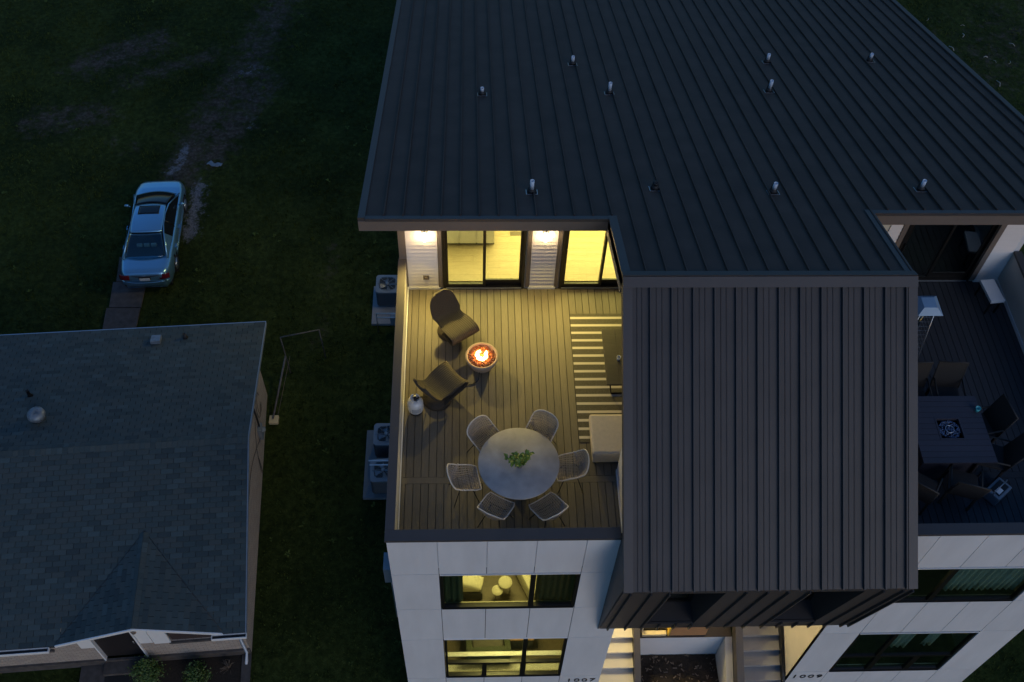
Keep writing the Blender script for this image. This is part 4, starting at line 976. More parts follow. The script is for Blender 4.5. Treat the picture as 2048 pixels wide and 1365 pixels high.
o = MB().lathe([(0, 0), (.035, 0), (.05, .10), (.044, .10), (.03, .012), (0, .012)], 20).build("teal_cup", mat("teal_plastic", (.08, .45, .48), .4)); o.location = (10.90, 2.62, ZD+.721); o.location = (10.88, 2.60, ZD+.721); tag(o, "teal cup on the corner of the dark fire table", "cup")
rd = empty("portable_radio", (11.08, 1.22, ZD), rad(38), label="boxy pale case with a dark opening on the dark deck by the chairs", cat="case")
MB().box(-.21, .21, -.15, .15, 0, .26).build("case_body", m_ac, rd, bevel=.03)
MB().box(-.15, .15, -.10, .10, .262, .275).build("lid", m_frame, rd); MB().box(-.13, .0, -.08, .02, .276, .285).build("dial", m_white, rd)
MB().tube([(-.2, 0, .2), (-.2, 0, .34), (.2, 0, .34), (.2, 0, .2)], .012, 6).build("handle", m_steel, rd)

# ------------------------------------------------------------------ outside units along the left wall
def acunit():
    a = empty("air_conditioner", (0, 0, 0), cat="air conditioner", group="outdoor condensers along the left wall")
    s_ = .39
    def rr(w_, r_, z):
        pts = []
        for cx, cy_, a0 in ((w_-r_, w_-r_, 0), (-w_+r_, w_-r_, 90), (-w_+r_, -w_+r_, 180), (w_-r_, -w_+r_, 270)):
            for k in range(5): t_ = rad(a0+k*22.5); pts.append((cx+r_*math.cos(t_), cy_+r_*math.sin(t_), z))
        return pts
    n = 20
    mb = MB()
    for k in range(14):   # louvred body
        z0 = .05+k*.05
        A, B = rr(s_-.012, .09, z0), rr(s_-.002, .10, z0+.034)
        mb.add(A+B, [(i, (i+1) % n, n+(i+1) % n, n+i) for i in range(n)]); A2 = rr(s_-.03, .09, z0+.034); A3 = rr(s_-.012, .09, z0+.05)
        mb.add(B+A3, [(i, (i+1) % n, n+(i+1) % n, n+i) for i in range(n)])
    mb.build("louvred_body", mat("ac_louvres", (.06, .07, .085), .5, .3), a)
    mb = MB()   # top ring: outer rounded square to inner circle
    O = rr(s_, .11, .80); O2 = rr(s_, .11, .74); I = []
    for p in O: t_ = math.atan2(p[1], p[0]); I.append((.325*math.cos(t_), .325*math.sin(t_), .815))
    mb.add(O2+O+I, [(i, (i+1) % n, n+(i+1) % n, n+i) for i in range(n)]+[(n+i, n+(i+1) % n, 2*n+(i+1) % n, 2*n+i) for i in range(n)]); mb.build("top_cover", m_ac, a)
    mb = MB()
    for r_ in [.07+.022*k for k in range(12)]: mb.tube([(r_*math.cos(t_), r_*math.sin(t_), .822) for t_ in [i*math.pi/14 for i in range(28)]], .003, 3, closed=True)
    for k in range(8): t_ = k*math.pi/4; mb.tube([(.05*math.cos(t_), .05*math.sin(t_), .822), (.33*math.cos(t_), .33*math.sin(t_), .817)], .009, 4)
    mb.build("fan_grille", m_ac, a)
    MB().lathe([(0, .835), (.06, .835), (.065, .815), (0, .81)], 20).build("motor_cap", m_ac, a)
    mb = MB()
    for k in range(4):
        t0 = k*math.pi/2
        mb.add([(.05*math.cos(t0), .05*math.sin(t0), .74), (.26*math.cos(t0-.1), .26*math.sin(t0-.1), .76), (.27*math.cos(t0+.5), .27*math.sin(t0+.5), .70), (.05*math.cos(t0+.9), .05*math.sin(t0+.9), .72)], [(0, 1, 2, 3)])
    mb.build("fan_blades", m_steel, a)
    MB().box(-.33, .33, -.33, .33, .04, .66).build("coil_core", m_rubber, a)
    return a
ac = acunit(); ac.location = (-1.17, 8.99, .10); tag(ac, "grey condenser on the shared pad, behind its twin")
copy_tree(ac, (-1.21, 7.74, .10), rad(3), "grey condenser on the shared pad, in front of its twin"); copy_tree(ac, (-1.40, 14.95, .10), 0, "grey condenser alone on its own pad further back")
MB().box(-1.86, -.35, 7.22, 9.62, -.02, .10).build("condenser_pad", mat("pad_plastic", (.15, .18, .20), .7, var=.15), label="long grey pad under the pair of condensers", cat="pad", bevel=.01)
MB().box(-1.95, -.55, 13.85, 15.5, -.02, .10).build("condenser_pad", m_conc, label="short grey pad under the lone condenser", cat="pad", bevel=.01)
for k, (y, lb_) in enumerate(((7.32, "upper of two white pipes out of the side wall"), (7.18, "lower of two white pipes out of the side wall"))):
    z = 2.2; MB().tube([(.02, y, z), (-1.52+.04*k, y, z)], .02, 10).build("exhaust_pipe", m_pvc, label=lb_, cat="pipe", group="white pipes out of the side wall")
gm = empty("gas_meter", (-1.0, 13.55, 0), label="gas meter with pale pipes in front of the lone condenser", cat="gas meter")
MB().box(-.25, .25, -.12, .12, .55, .95).build("meter_body", m_ac, gm, bevel=.03); MB().tube([(-.7, 0, 0), (-.7, 0, 1.05), (.98, 0, 1.05)], .02, 8).build("pipe", m_steel, gm); MB().tube([(-.7, -.12, .98), (.98, -.12, .98)], .02, 8).build("pipe", m_steel, gm)
ub = empty("utility_box", (-.25, .75, 9.6), label="small pale utility box on the side wall near the front corner", cat="utility box")
MB().box(-.0, .24, -.18, .18, -.3, .3).build("box_body", m_ac, ub, bevel=.01); MB().tube([(.1, 0, -.3), (.1, 0, -2.5)], .02, 8).build("conduit", m_steel, ub)

# ------------------------------------------------------------------ neighbouring bungalow
TH = rad(3.5); B = empty("bungalow", (-4.185, 1.93, 0), TH, label="low brick bungalow with a grey shingle roof and a small cross gable", cat="house")
TP = math.tan(rad(15.17)); DEP = 9.66; EZ = 3.2; RID = DEP/2; RZ = EZ+TP*RID; XL = -11.5
brick_m, t, b = newmat("painted_brick"); N = t.nodes; L = t.links
tc = N.new("ShaderNodeTexCoord"); mp = N.new("ShaderNodeMapping"); L.new(tc.outputs["Object"], mp.inputs[0]); 
# combine x+y so that both wall directions get courses
sx = N.new("ShaderNodeSeparateXYZ"); L.new(mp.outputs[0], sx.inputs[0]); ad = N.new("ShaderNodeMath"); L.new(sx.outputs[0], ad.inputs[0]); L.new(sx.outputs[1], ad.inputs[1])
cb = N.new("ShaderNodeCombineXYZ"); L.new(ad.outputs[0], cb.inputs[0]); L.new(sx.outputs[2], cb.inputs[1])
bt = N.new("ShaderNodeTexBrick"); L.new(cb.outputs[0], bt.inputs[0]); bt.inputs["Scale"].default_value = 1; bt.inputs["Brick Width"].default_value = .21; bt.inputs["Row Height"].default_value = .075; bt.inputs["Mortar Size"].default_value = .008
bt.inputs["Color1"].default_value = (.36, .30, .26, 1); bt.inputs["Color2"].default_value = (.46, .39, .33, 1); bt.inputs["Mortar"].default_value = (.22, .20, .18, 1)
L.new(bt.outputs[0], b.inputs["Base Color"]); b.inputs["Roughness"].default_value = .9
bp_ = N.new("ShaderNodeBump"); bp_.invert = True; bp_.inputs["Distance"].default_value = .01; L.new(bt.outputs["Fac"], bp_.inputs["Height"]); L.new(bp_.outputs[0], b.inputs["Normal"])
wy0, wy1, wx = .66, DEP-.5, -.42
def bwall(mb):
    mb.build("wall", brick_m, B)
mb = MB(); mb.prism([(wy0, 0), (wy1, 0), (wy1, EZ+TP*.5-.12), (RID, RZ-.12), (wy0, EZ+TP*wy0-.12)], 0, wx-.2, wx); bwall(mb)
mb = MB(); mb.box(XL+.4, -5.6+.0, wy0, wy0+.18, .35, 1.35); mb.box(XL+.4, XL+.6, wy0+.18, wy1, 0, 3.0)
mb.box(XL+.4, -6.95, wy0, wy0+.18, 1.35, 3.05); mb.box(-5.35, -4.62, wy0, wy0+.18, .35, 3.05); mb.box(-5.6, -5.35, wy0, wy0+.18, .35, 1.35); mb.box(-6.95, -5.35, wy0, wy0+.18, 2.35, 3.05)
mb.box(-4.62, -4.22, wy0, wy0+.18, .35, 1.25); mb.box(-3.13, wx-.2, wy0, wy0+.18, .35, 1.30); mb.box(-3.13, wx-.2, wy0, wy0+.18, 2.42, 3.05)
mb.box(-.88, wx-.2, wy0, wy0+.18, 1.3, 2.42); mb.box(-4.62, -3.13, wy0, wy0+.18, 2.45, 3.2); bwall(mb)
MB().box(XL+.4, wx-.0, wy0-.06, wy0-.001, 0, .35).build("footing", m_oldconc, B)
# roof planes
def bz(y): return EZ+TP*min(y, DEP-y)
mb = MB()
for xa_, xb_, ya_ in ((XL, -4.5, 0), (-4.5, -.66, .80), (-.66, 0, 0)):
    za_ = EZ+TP*ya_
    mb.hexa([(xa_, ya_, za_-.10), (xb_, ya_, za_-.10), (xb_, RID, RZ-.10), (xa_, RID, RZ-.10)], [(xa_, ya_, za_-.012), (xb_, ya_, za_-.012), (xb_, RID, RZ-.012), (xa_, RID, RZ-.012)])
mb.hexa([(XL, RID, RZ-.10), (0, RID, RZ-.10), (0, DEP, EZ-.10), (XL, DEP, EZ-.10)], [(XL, RID, RZ-.012), (0, RID, RZ-.012), (0, DEP, EZ-.012), (XL, DEP, EZ-.012)])
rf = empty("shingle_roof", (0, 0, 0)); rf.parent = B; rf.location = (0, 0, EZ)
mb.v = [(a, b_, c-EZ) for a, b_, c in mb.v]; mb.build("roof_deck", m_back, rf)
# shingles
m_sh, t, b = newmat("asphalt_shingle"); N = t.nodes; L = t.links
a = N.new("ShaderNodeAttribute"); a.attribute_name = "shade"
nz = N.new("ShaderNodeTexNoise"); nz.inputs["Scale"].default_value = 160; nz.inputs["Detail"].default_value = 3; tc = N.new("ShaderNodeTexCoord"); L.new(tc.outputs["Object"], nz.inputs["Vector"])
r1 = N.new("ShaderNodeValToRGB"); L.new(a.outputs["Fac"], r1.inputs[0]); e_ = r1.color_ramp.elements; e_[0].color = (.029, .044, .047, 1); e_[1].color = (.056, .084, .088, 1); q = e_.new(.25); q.color = (.041, .063, .066, 1); q = e_.new(.8); q.color = (.052, .066, .064, 1)
r2_ = N.new("ShaderNodeMapRange"); r2_.inputs[3].default_value = .6; r2_.inputs[4].default_value = 1.4; L.new(nz.outputs[0], r2_.inputs[0])
mm = N.new("ShaderNodeMixRGB"); mm.blend_type = 'MULTIPLY'; mm.inputs[0].default_value = 1; L.new(r1.outputs[0], mm.inputs[1]); L.new(r2_.outputs[0], mm.inputs[2]); L.new(mm.outputs[0], b.inputs["Base Color"])
b.inputs["Roughness"].default_value = .85
TW, EX = .32, .138
def tab_geo(w_, h_):
    """one tab lying in its own frame: x along the course, y up the slope, z normal; butt edge at y = 0"""
    g_ = .0065
    vs = [(g_, 0, -.004), (w_-g_, 0, -.004), (w_-g_, h_, -.006), (g_, h_, -.006), (g_, 0, .014), (w_-g_, 0, .014), (w_-g_, h_, .0015), (g_, h_, .0015)]
    fs = [(4, 5, 6, 7), (0, 1, 5, 4), (0, 4, 7, 3), (1, 2, 6, 5), (3, 7, 6, 2), (3, 2, 1, 0)]
    return vs, fs
def shade_mesh(vs, fs, shades, name):
    me = bpy.data.meshes.new(name); me.from_pydata(vs, [], fs); at = me.attributes.new("shade", 'FLOAT', 'FACE'); at.data.foreach_set("value", shades); me.materials.append(m_sh); me.update(); return me
GX, GH = -2.56, 2.02; GZ = 3.90; GA = GZ-EZ; GY = .02; GAP = (GZ-EZ)/TP   # cross gable: ridge x, half width, ridge z
def on_gable(x_, y_): return y_ < GAP and abs(x_-GX) < GH*(1-y_/GAP)-.22
tabs = []   # (matrix, width, height)
def course(origin, ex, ey, n_, length, rise, test, width=TW, expo=EX, off=0):
    nr = int(rise/expo)+1
    for r_ in range(nr):
        y_ = r_*expo; h_ = min(expo, rise-y_)+.0
        if h_ < .02: continue
        x_ = -((r_ % 2)*.5+off)*width % width-width
        while x_ < length-.01:
            a_, b_ = max(0, x_), min(length, x_+width)
            if b_-a_ > .03:
                cx, cyy = (a_+b_)/2, y_+h_/2; P = origin+ex*cx+ey*cyy
                if test(P): 
                    O_ = origin+ex*a_+ey*y_
                    Mx = Matrix((ex, ey, n_)).transposed().to_4x4(); Mx.translation = O_
                    tabs.append((Mx, b_-a_, h_))
            x_ += width
c_, s__ = math.cos(rad(15.17)), math.sin(rad(15.17)); RL = RID/c_
course(Vector((XL, 0, EZ)), Vector((1, 0, 0)), Vector((0, c_, s__)), Vector((0, -s__, c_)), -XL, RL, lambda P: not (on_gable(P.x, P.y) or (P.y < .8 and abs(P.x-GX) < GH*(1-P.y/GAP)-.10)))
course(Vector((0, DEP, EZ)), Vector((-1, 0, 0)), Vector((0, -c_, s__)), Vector((0, s__, c_)), -XL, RL, lambda P: True)
# cross gable slopes
GS = math.hypot(GH, GA)
for sgn in (1, -1):
    ex = Vector((0, 1, 0)) if sgn > 0 else Vector((0, -1, 0)); ey = Vector((-sgn*GH/GS, 0, GA/GS)); n_ = ex.cross(ey)
    org = Vector((GX+sgn*GH, GY if sgn > 0 else GAP, EZ+.012))
    course(org, ex, ey, n_, GAP-GY if sgn > 0 else GAP-GY, GS, lambda P: P.y < GAP-abs(P.x-GX)/GH*GAP+.10)
# ridge caps
for k in range(int(-XL/.14)):
    x_ = -k*.14-.14
    for s_ in (1, -1):
        ex = Vector((1, 0, 0)); ey = Vector((0, s_*c_, -s__)); n_ = ex.cross(ey)
        if n_.z < 0: n_ = -n_
        Mx = Matrix((ex, ey, n_)).transposed().to_4x4(); Mx.translation = Vector((x_, RID, RZ+.012)); tabs.append((Mx, .15, .15))
camL = Matrix.Rotation(-TH, 4, 'Z') @ (Vector((1.42, -7.52, 28.25))-Vector((-4.185, 1.93, 0)))
full = [i for i, q in enumerate(tabs) if abs(q[1]-TW) < .01 and abs(q[2]-EX) < .01 and -6.6 < q[0].translation.x and q[0].translation.y < 5 and q[0].to_3x3()[1][1] > .5 and q[0].to_3x3()[0][0] > .9]
full.sort(key=lambda i: (tabs[i][0].translation-camL).length); top = set(full[:296])
vs_, fs_ = tab_geo(TW, EX); variants = [shade_mesh(vs_, fs_, [v_]*6, "shingle") for v_ in (.05, .2, .35, .5, .65, .8, .95)]
VV, FF, SS = [], [], []
for i, (Mx, w_, h_) in enumerate(tabs):
    if i in top:
        o = bpy.data.objects.new("shingle", random.choice(variants)); COL.objects.link(o); o.parent = rf; M2 = Mx.copy(); M2.translation.z -= EZ; o.matrix_local = M2; continue
    a_, f_ = tab_geo(w_, h_); o0 = len(VV); VV += [tuple(Mx @ Vector(v_)) for v_ in a_]; FF += [tuple(k+o0 for k in f__) for f__ in f_]; SS += [random.random()]*6
me = shade_mesh([(a_, b_, c__-EZ) for a_, b_, c__ in VV], FF, SS, "shingle_courses"); o = bpy.data.objects.new("shingle_courses", me); COL.objects.link(o); o.parent = rf; tag(o, kind='stuff')
for sgn in (1, -1):
    MB().tube([(GX+sgn*GH, GY+.02, .012), (GX+sgn*GH*.5, GAP*.5, (GZ-EZ)*.5+.014), (GX, GAP, GZ-EZ+.014)], .014, 5).build("valley_flashing", m_rubber, rf)
for k in range(int(GAP/.14)):
    y_ = GY+k*.14
    for sgn in (1, -1):
        ex = Vector((0, 1, 0)); ey = Vector((sgn*GH/GS, 0, -GA/GS)); n_ = ex.cross(ey)
        if n_.z < 0: n_ = -n_
        a_, f_ = tab_geo(.15, .13); Mx = Matrix((ex, ey, n_)).transposed().to_4x4(); Mx.translation = Vector((GX, y_, GZ-EZ+.03))
        o = bpy.data.objects.new("ridge_shingle", shade_mesh([tuple(Mx @ Vector(v_)) for v_ in a_], f_, [random.random()]*6, "ridge_shingle")); COL.objects.link(o); o.parent = rf
mb = MB()  # cross gable body under the shingles
for sgn in (1, -1):
    x1 = GX+sgn*GH
    pts = [(x1, GY, EZ+.0), (GX, GY, GZ+.0), (GX, GAP, GZ+.0)]
    mb.add(pts+[(p[0], p[1], p[2]-.08) for p in pts], [(0, 1, 2), (5, 4, 3), (0, 3, 4, 1)])
mb.v = [(a_, b_, c__-EZ) for a_, b_, c__ in mb.v]; mb.build("cross_gable", m_back, rf)
mb = MB()
for sgn in (1, -1):
    x1 = GX+sgn*GH; mb.hexa([(GX, GY-.03, GZ-.09), (x1, GY-.03, EZ-.09), (x1, GY-.003, EZ-.09), (GX, GY-.003, GZ-.09)], [(GX, GY-.03, GZ+.012), (x1, GY-.03, EZ+.012), (x1, GY-.003, EZ+.012), (GX, GY-.003, GZ+.012)])
mb.build("gable_rake_board", m_white, B)
mb = MB(); mb.prism([(GX-GH+.1, EZ-.12), (GX+GH-.1, EZ-.12), (GX, GZ-.12)], 1, wy0-.0, wy0+.05); mb.build("gable_end_wall", m_whitewall, B)
# edge metal
mb = MB(); mb.box(XL, .02, DEP, DEP+.03, EZ-.12, EZ+.012); mb.build("drip_edge", m_steel, B)
mb = MB(); mb.hexa([(.001, 0, EZ-.12), (.03, 0, EZ-.12), (.03, RID, RZ-.12), (.001, RID, RZ-.12)], [(.001, 0, EZ+.008), (.03, 0, EZ+.008), (.03, RID, RZ+.008), (.001, RID, RZ+.008)])
mb.hexa([(.001, RID, RZ-.12), (.03, RID, RZ-.12), (.03, DEP, EZ-.12), (.001, DEP, EZ-.12)], [(.001, RID, RZ+.008), (.03, RID, RZ+.008), (.03, DEP, EZ+.008), (.001, DEP, EZ+.008)]); mb.build("rake_board", m_ac, B)
for a_, b_ in ((XL, -4.72), (-.82, .03)):
    g_ = MB(); g_.box(a_, b_, -.125, -.112, EZ-.12, EZ-.01).box(a_, b_, -.112, -.012, EZ-.12, EZ-.108).box(a_, b_, -.012, -.002, EZ-.12, EZ-.03).box(a_, a_+.01, -.112, -.012, EZ-.108, EZ-.01).box(b_-.01, b_, -.112, -.012, EZ-.108, EZ-.01)
    gu = g_.build("gutter", m_white, B)
    MB().box(a_+.011, b_-.011, -.111, -.013, EZ-.107, EZ-.09).build("gutter_black_strip", m_rubber, gu)  # black strip along the inside of the gutter
ds = MB(); ds.tube([(-.42, -.06, EZ-.12), (-.42, -.06, EZ-.2), (-.52, wy0-.05, EZ-.75), (-.52, wy0-.05, .18), (-.53, wy0-.35, .06)], .045, 4); ds.build("downspout", m_pvc, B)
# openings under the gable
dd = MB(); dd.box(-4.21, -3.14, wy0+.05, wy0+.10, .38, 2.44); door = dd.build("screen_door", mat("dark_screen", (.014, .011, .012), .6, var=.6, nscale=8), B)
MB().box(-4.25, -4.211, wy0-.06, wy0+.1, .36, 2.46).box(-3.139, -3.10, wy0-.06, wy0+.1, .36, 2.46).build("door_frame", m_white, door)
MB().tube([(-3.25, wy0+.0, 1.3), (-3.25, wy0+.0, 1.45)], .012, 6).build("handle", m_steel, door)
MB().box(-4.62, -4.26, wy0-.02, wy0+.02, 1.25, 2.45).build("side_panel", m_white, B); MB().box(-3.09, -2.76, wy0-.02, wy0+.02, 1.30, 2.45).build("side_panel", m_white, B)
MB().box(-2.72, -2.30, wy0-.05, wy0+.0, 1.28, 2.42).build("shutter", m_white, B); 
MB().box(-2.28, -.88, wy0+.02, wy0+.06, 1.30, 2.42).build("front_window", mat("soffit_shadow_brown", (.05, .035, .035), .6), B)  # dark brown panel that puts the soffit's shadow into the wall as colour
MB().box(-6.93, -5.37, wy0+.05, wy0+.09, 1.35, 2.35).build("front_window", m_glass_dark, B)
MB().box(-7.0, -5.3, wy0-.06, wy0-.002, 1.24, 1.33).build("window_sill", m_oldconc, B)
MB().box(-2.35, -.8, wy0-.06, wy0-.002, 1.20, 1.29).build("window_sill", m_oldconc, B)
lt = empty("porch_lantern", (-2.95, wy0-.15, 2.5)); lt.parent = B
MB().lathe([(.02, .12), (.07, .06), (.06, -.08), (0, -.1)], 8).build("lantern_body", m_browntrim, lt)
# stoop, mat, path
MB().box(-4.95, -3.4, -.9, wy0-.062, -.02, .10).build("front_path", m_oldconc, B)
MB().box(-4.30, -3.2, wy0-.40, wy0-.063, .10, .24).build("stoop", m_oldconc, B)
MB().box(-4.28, -3.48, -.0, wy0-.41, .102, .115).build("door_mat", m_rubber, None, label="black mat on the bungalow's front path", cat="door mat").matrix_world = Matrix.Translation((-4.185, 1.93, 0)) @ Matrix.Rotation(TH, 4, 'Z')
MB().box(-.66, -.42, -1.2, wy0-.07, -.02, .08).build("concrete_edging", m_oldconc, B)
# roof fittings of the bungalow
def rooffit(x_, y_): 
    v = empty("roof_vent", (x_, y_, bz(y_)-.0+0)); v.parent = B; return v
v = rooffit(-5.67, 5.99)
mb = MB(); mb.lathe([(.17, .0), (.16, .08), (.20, .12), (.235, .20), (.22, .28), (.15, .33), (0, .345)], 28); mb.build("turbine", m_dull, v)
mb = MB()
for k in range(20): a_ = k*math.pi/10; mb.tube([(.235*math.cos(a_), .235*math.sin(a_), .20), (.16*math.cos(a_+.2), .16*math.sin(a_+.2), .325), (.02, .0, .348)], .008, 4)
mb.build("turbine_fins", m_dull, v)
v = rooffit(-6.16, 6.94); MB().lathe([(.09, -.02), (.05, .06), (.04, .25), (.045, .25), (.045, .28), (0, .28)], 14).build("pipe", m_darkmetal, v)
v = rooffit(-3.1, 9.0); mb = MB(); mb.T = Matrix.Rotation(-rad(15.17), 4, 'X'); mb.box(-.14, .14, -.15, .15, .02, .14); mb.build("vent_hood", m_dull, v, bevel=.01)
v = rooffit(-2.28, 9.11); MB().lathe([(.10, -.02), (.06, .06), (.045, .20), (.035, .20), (.03, .1), (0, .1)], 14).build("pipe", m_rubber, v)
# electric service on the gable wall
es = empty("electric_service", (wx, 7.2, 1.0)); es.parent = B
MB().box(.001, .12, -.18, .12, -.25, .25).lathe([(.09, 0), (.09, .06), (0, .07)], 16, (.12, 0, 0)).build("meter_box", m_ac, es)
MB().tube([(.05, .0, .25), (.05, .0, 1.9)], .03, 8).build("conduit", m_rubber, es)
mb = MB()
for (pts) in ([(.03, .6+.35*math.cos(k*.5), .5+.45*math.sin(k*.5)) for k in range(12)], [(.04, .7+.28*math.cos(k*.5+.6), .45+.40*math.sin(k*.5+.6)) for k in range(11)], [(.03, -.2, .8), (.03, -.8, .3), (.05, -1.1, -.5), (.04, -1.0, -.8), (.03, -.9, -.1)], [(.03, 0, -.25), (.03, -2.0, .9), (.03, -4.5, .7), (.03, -6.0, .5)]):
    mb.tube(smooth_profile(pts, 40), .008, 5)
mb.build("cables", m_rubber, es)

# shrubs at the bungalow's front
def shrub(x_, y_, w_, h_, n, m, label, bare=False):
    P = Matrix.Rotation(TH, 4, 'Z') @ Vector((x_, y_, 0))+Vector((-4.185, 1.93, 0))
    s_ = empty("shrub", P, label=label, cat="shrub", group="shrubs at the bungalow's front")
    mb = MB(); st = MB(); tips = []
    for k in range(26):
        a = random.uniform(0, 6.283); e2 = random.uniform(.35, 1.5); L_ = random.uniform(.6, 1)
        tip = Vector((w_*math.cos(a)*math.cos(e2)*L_, w_*math.sin(a)*math.cos(e2)*L_, h_*math.sin(e2)*L_+.05)); mid = tip*.5+Vector((random.gauss(0, .04), random.gauss(0, .04), .06)); tips += [tip, mid]
        st.tube([(0, 0, 0), mid, tip], [.012, .007, .003], 4)
    st.build("stems", m_twig, s_)
    if not bare:
        for k in range(n):
            c = random.choice(tips)+Vector((random.gauss(0, w_*.17), random.gauss(0, w_*.17), random.gauss(0, h_*.10)))
            if c.z < .03: c.z = .05
            d = Vector((random.gauss(0, 1), random.gauss(0, 1), random.gauss(.4, .6))).normalized(); sd = d.orthogonal().normalized(); q = random.uniform(.018, .038)
            mb.add([c-sd*q*.6, c+d*q*1.3, c+sd*q*.6, c-d*q], [(0, 3, 2, 1)])
        mb.build("foliage", m, s_)
shrub(-3.10, .12, .48, .85, 2600, m_leafdark, "leafy green shrub right of the bungalow's front path")
shrub(-1.75, -.02, .42, .60, 2000, m_leafdark, "smaller leafy shrub further right below the bungalow's wall")
shrub(-1.0, .25, .35, .45, 0, m_leafdark, "bare twiggy shrub beside the bungalow's downspout", bare=True)
P = Matrix.Rotation(TH, 4, 'Z') @ Vector((-1.9, -.2, 0))+Vector((-4.185, 1.93, 0))
mb = MB(); mb.T = Matrix.Translation((-4.185, 1.93, 0)) @ Matrix.Rotation(TH, 4, 'Z'); mb.box(-3.4, -.67, -.8, wy0-.065, -.02, .03); mb.build("flower_bed", m_soil, kind='structure')

# things in the yard between the houses
cf = empty("clothesline_frame", (-4.5, 12.2, 0), label="rusty metal clothesline frame behind the bungalow's corner", cat="clothesline")
m_rust = mat("weathered_steel", (.13, .12, .12), .6, .4, var=.5, nscale=12)
MB().tube([(-.15, .05, 1.5), (1.05, .35, 1.5)], .022, 8).build("crossbar", m_rust, cf); MB().tube([(1.05, .35, 1.5), (1.1, .3, 0)], .022, 8).build("post", m_rust, cf); MB().tube([(-.15, .05, 1.5), (0, -.3, 0)], .022, 8).build("post", m_rust, cf)
mp_ = empty("leaning_pole", (-4.85, 10.05, 0), label="long pale metal pole propped on a block beside the bungalow", cat="pole")
MB().tube([(0, 0, .16), (.28, 2.0, .75)], .032, 10).build("pole_tube", m_rust, mp_); MB().tube([(.12, 0.05, .10), (.42, 2.0, .75)], .008, 5).build("guy_wire", m_twig, mp_)
MB().box(-.13, .16, -.14, .14, 0, .13).build("block", m_paleblock, mp_, bevel=.02)

sc_ = MB(); sc_.grid(lambda u, v: (-.28+.56*u, -.10+.2*v+.04*math.sin(u*9), .03+.03*math.sin(u*14+v*5)), 14, 5, thick=.004)
o = sc_.build("plastic_sheet_scrap", m_ac); o.location = (-8.35, 21.6, 0); o.rotation_euler = (0, 0, rad(-12)); tag(o, "crumpled pale scrap lying on the dirt track ahead of the car", "scrap")
mb = MB()
for k in range(70):
    x_, y_ = random.uniform(15.5, 26), random.uniform(14, 33); a_ = random.uniform(0, 3.14); l_ = random.uniform(.04, .22)
    mb.tube([(x_, y_, .03), (x_+l_*math.cos(a_), y_+l_*math.sin(a_), .05), (x_+l_*1.8*math.cos(a_+.4), y_+l_*1.8*math.sin(a_+.4), .03)], random.uniform(.006, .02), 4)
mb.build("fallen_twigs", mat("bleached_twig", (.36, .34, .30), .8), label="bleached twigs scattered on the rough ground beyond the roof", cat="twigs", kind='stuff')

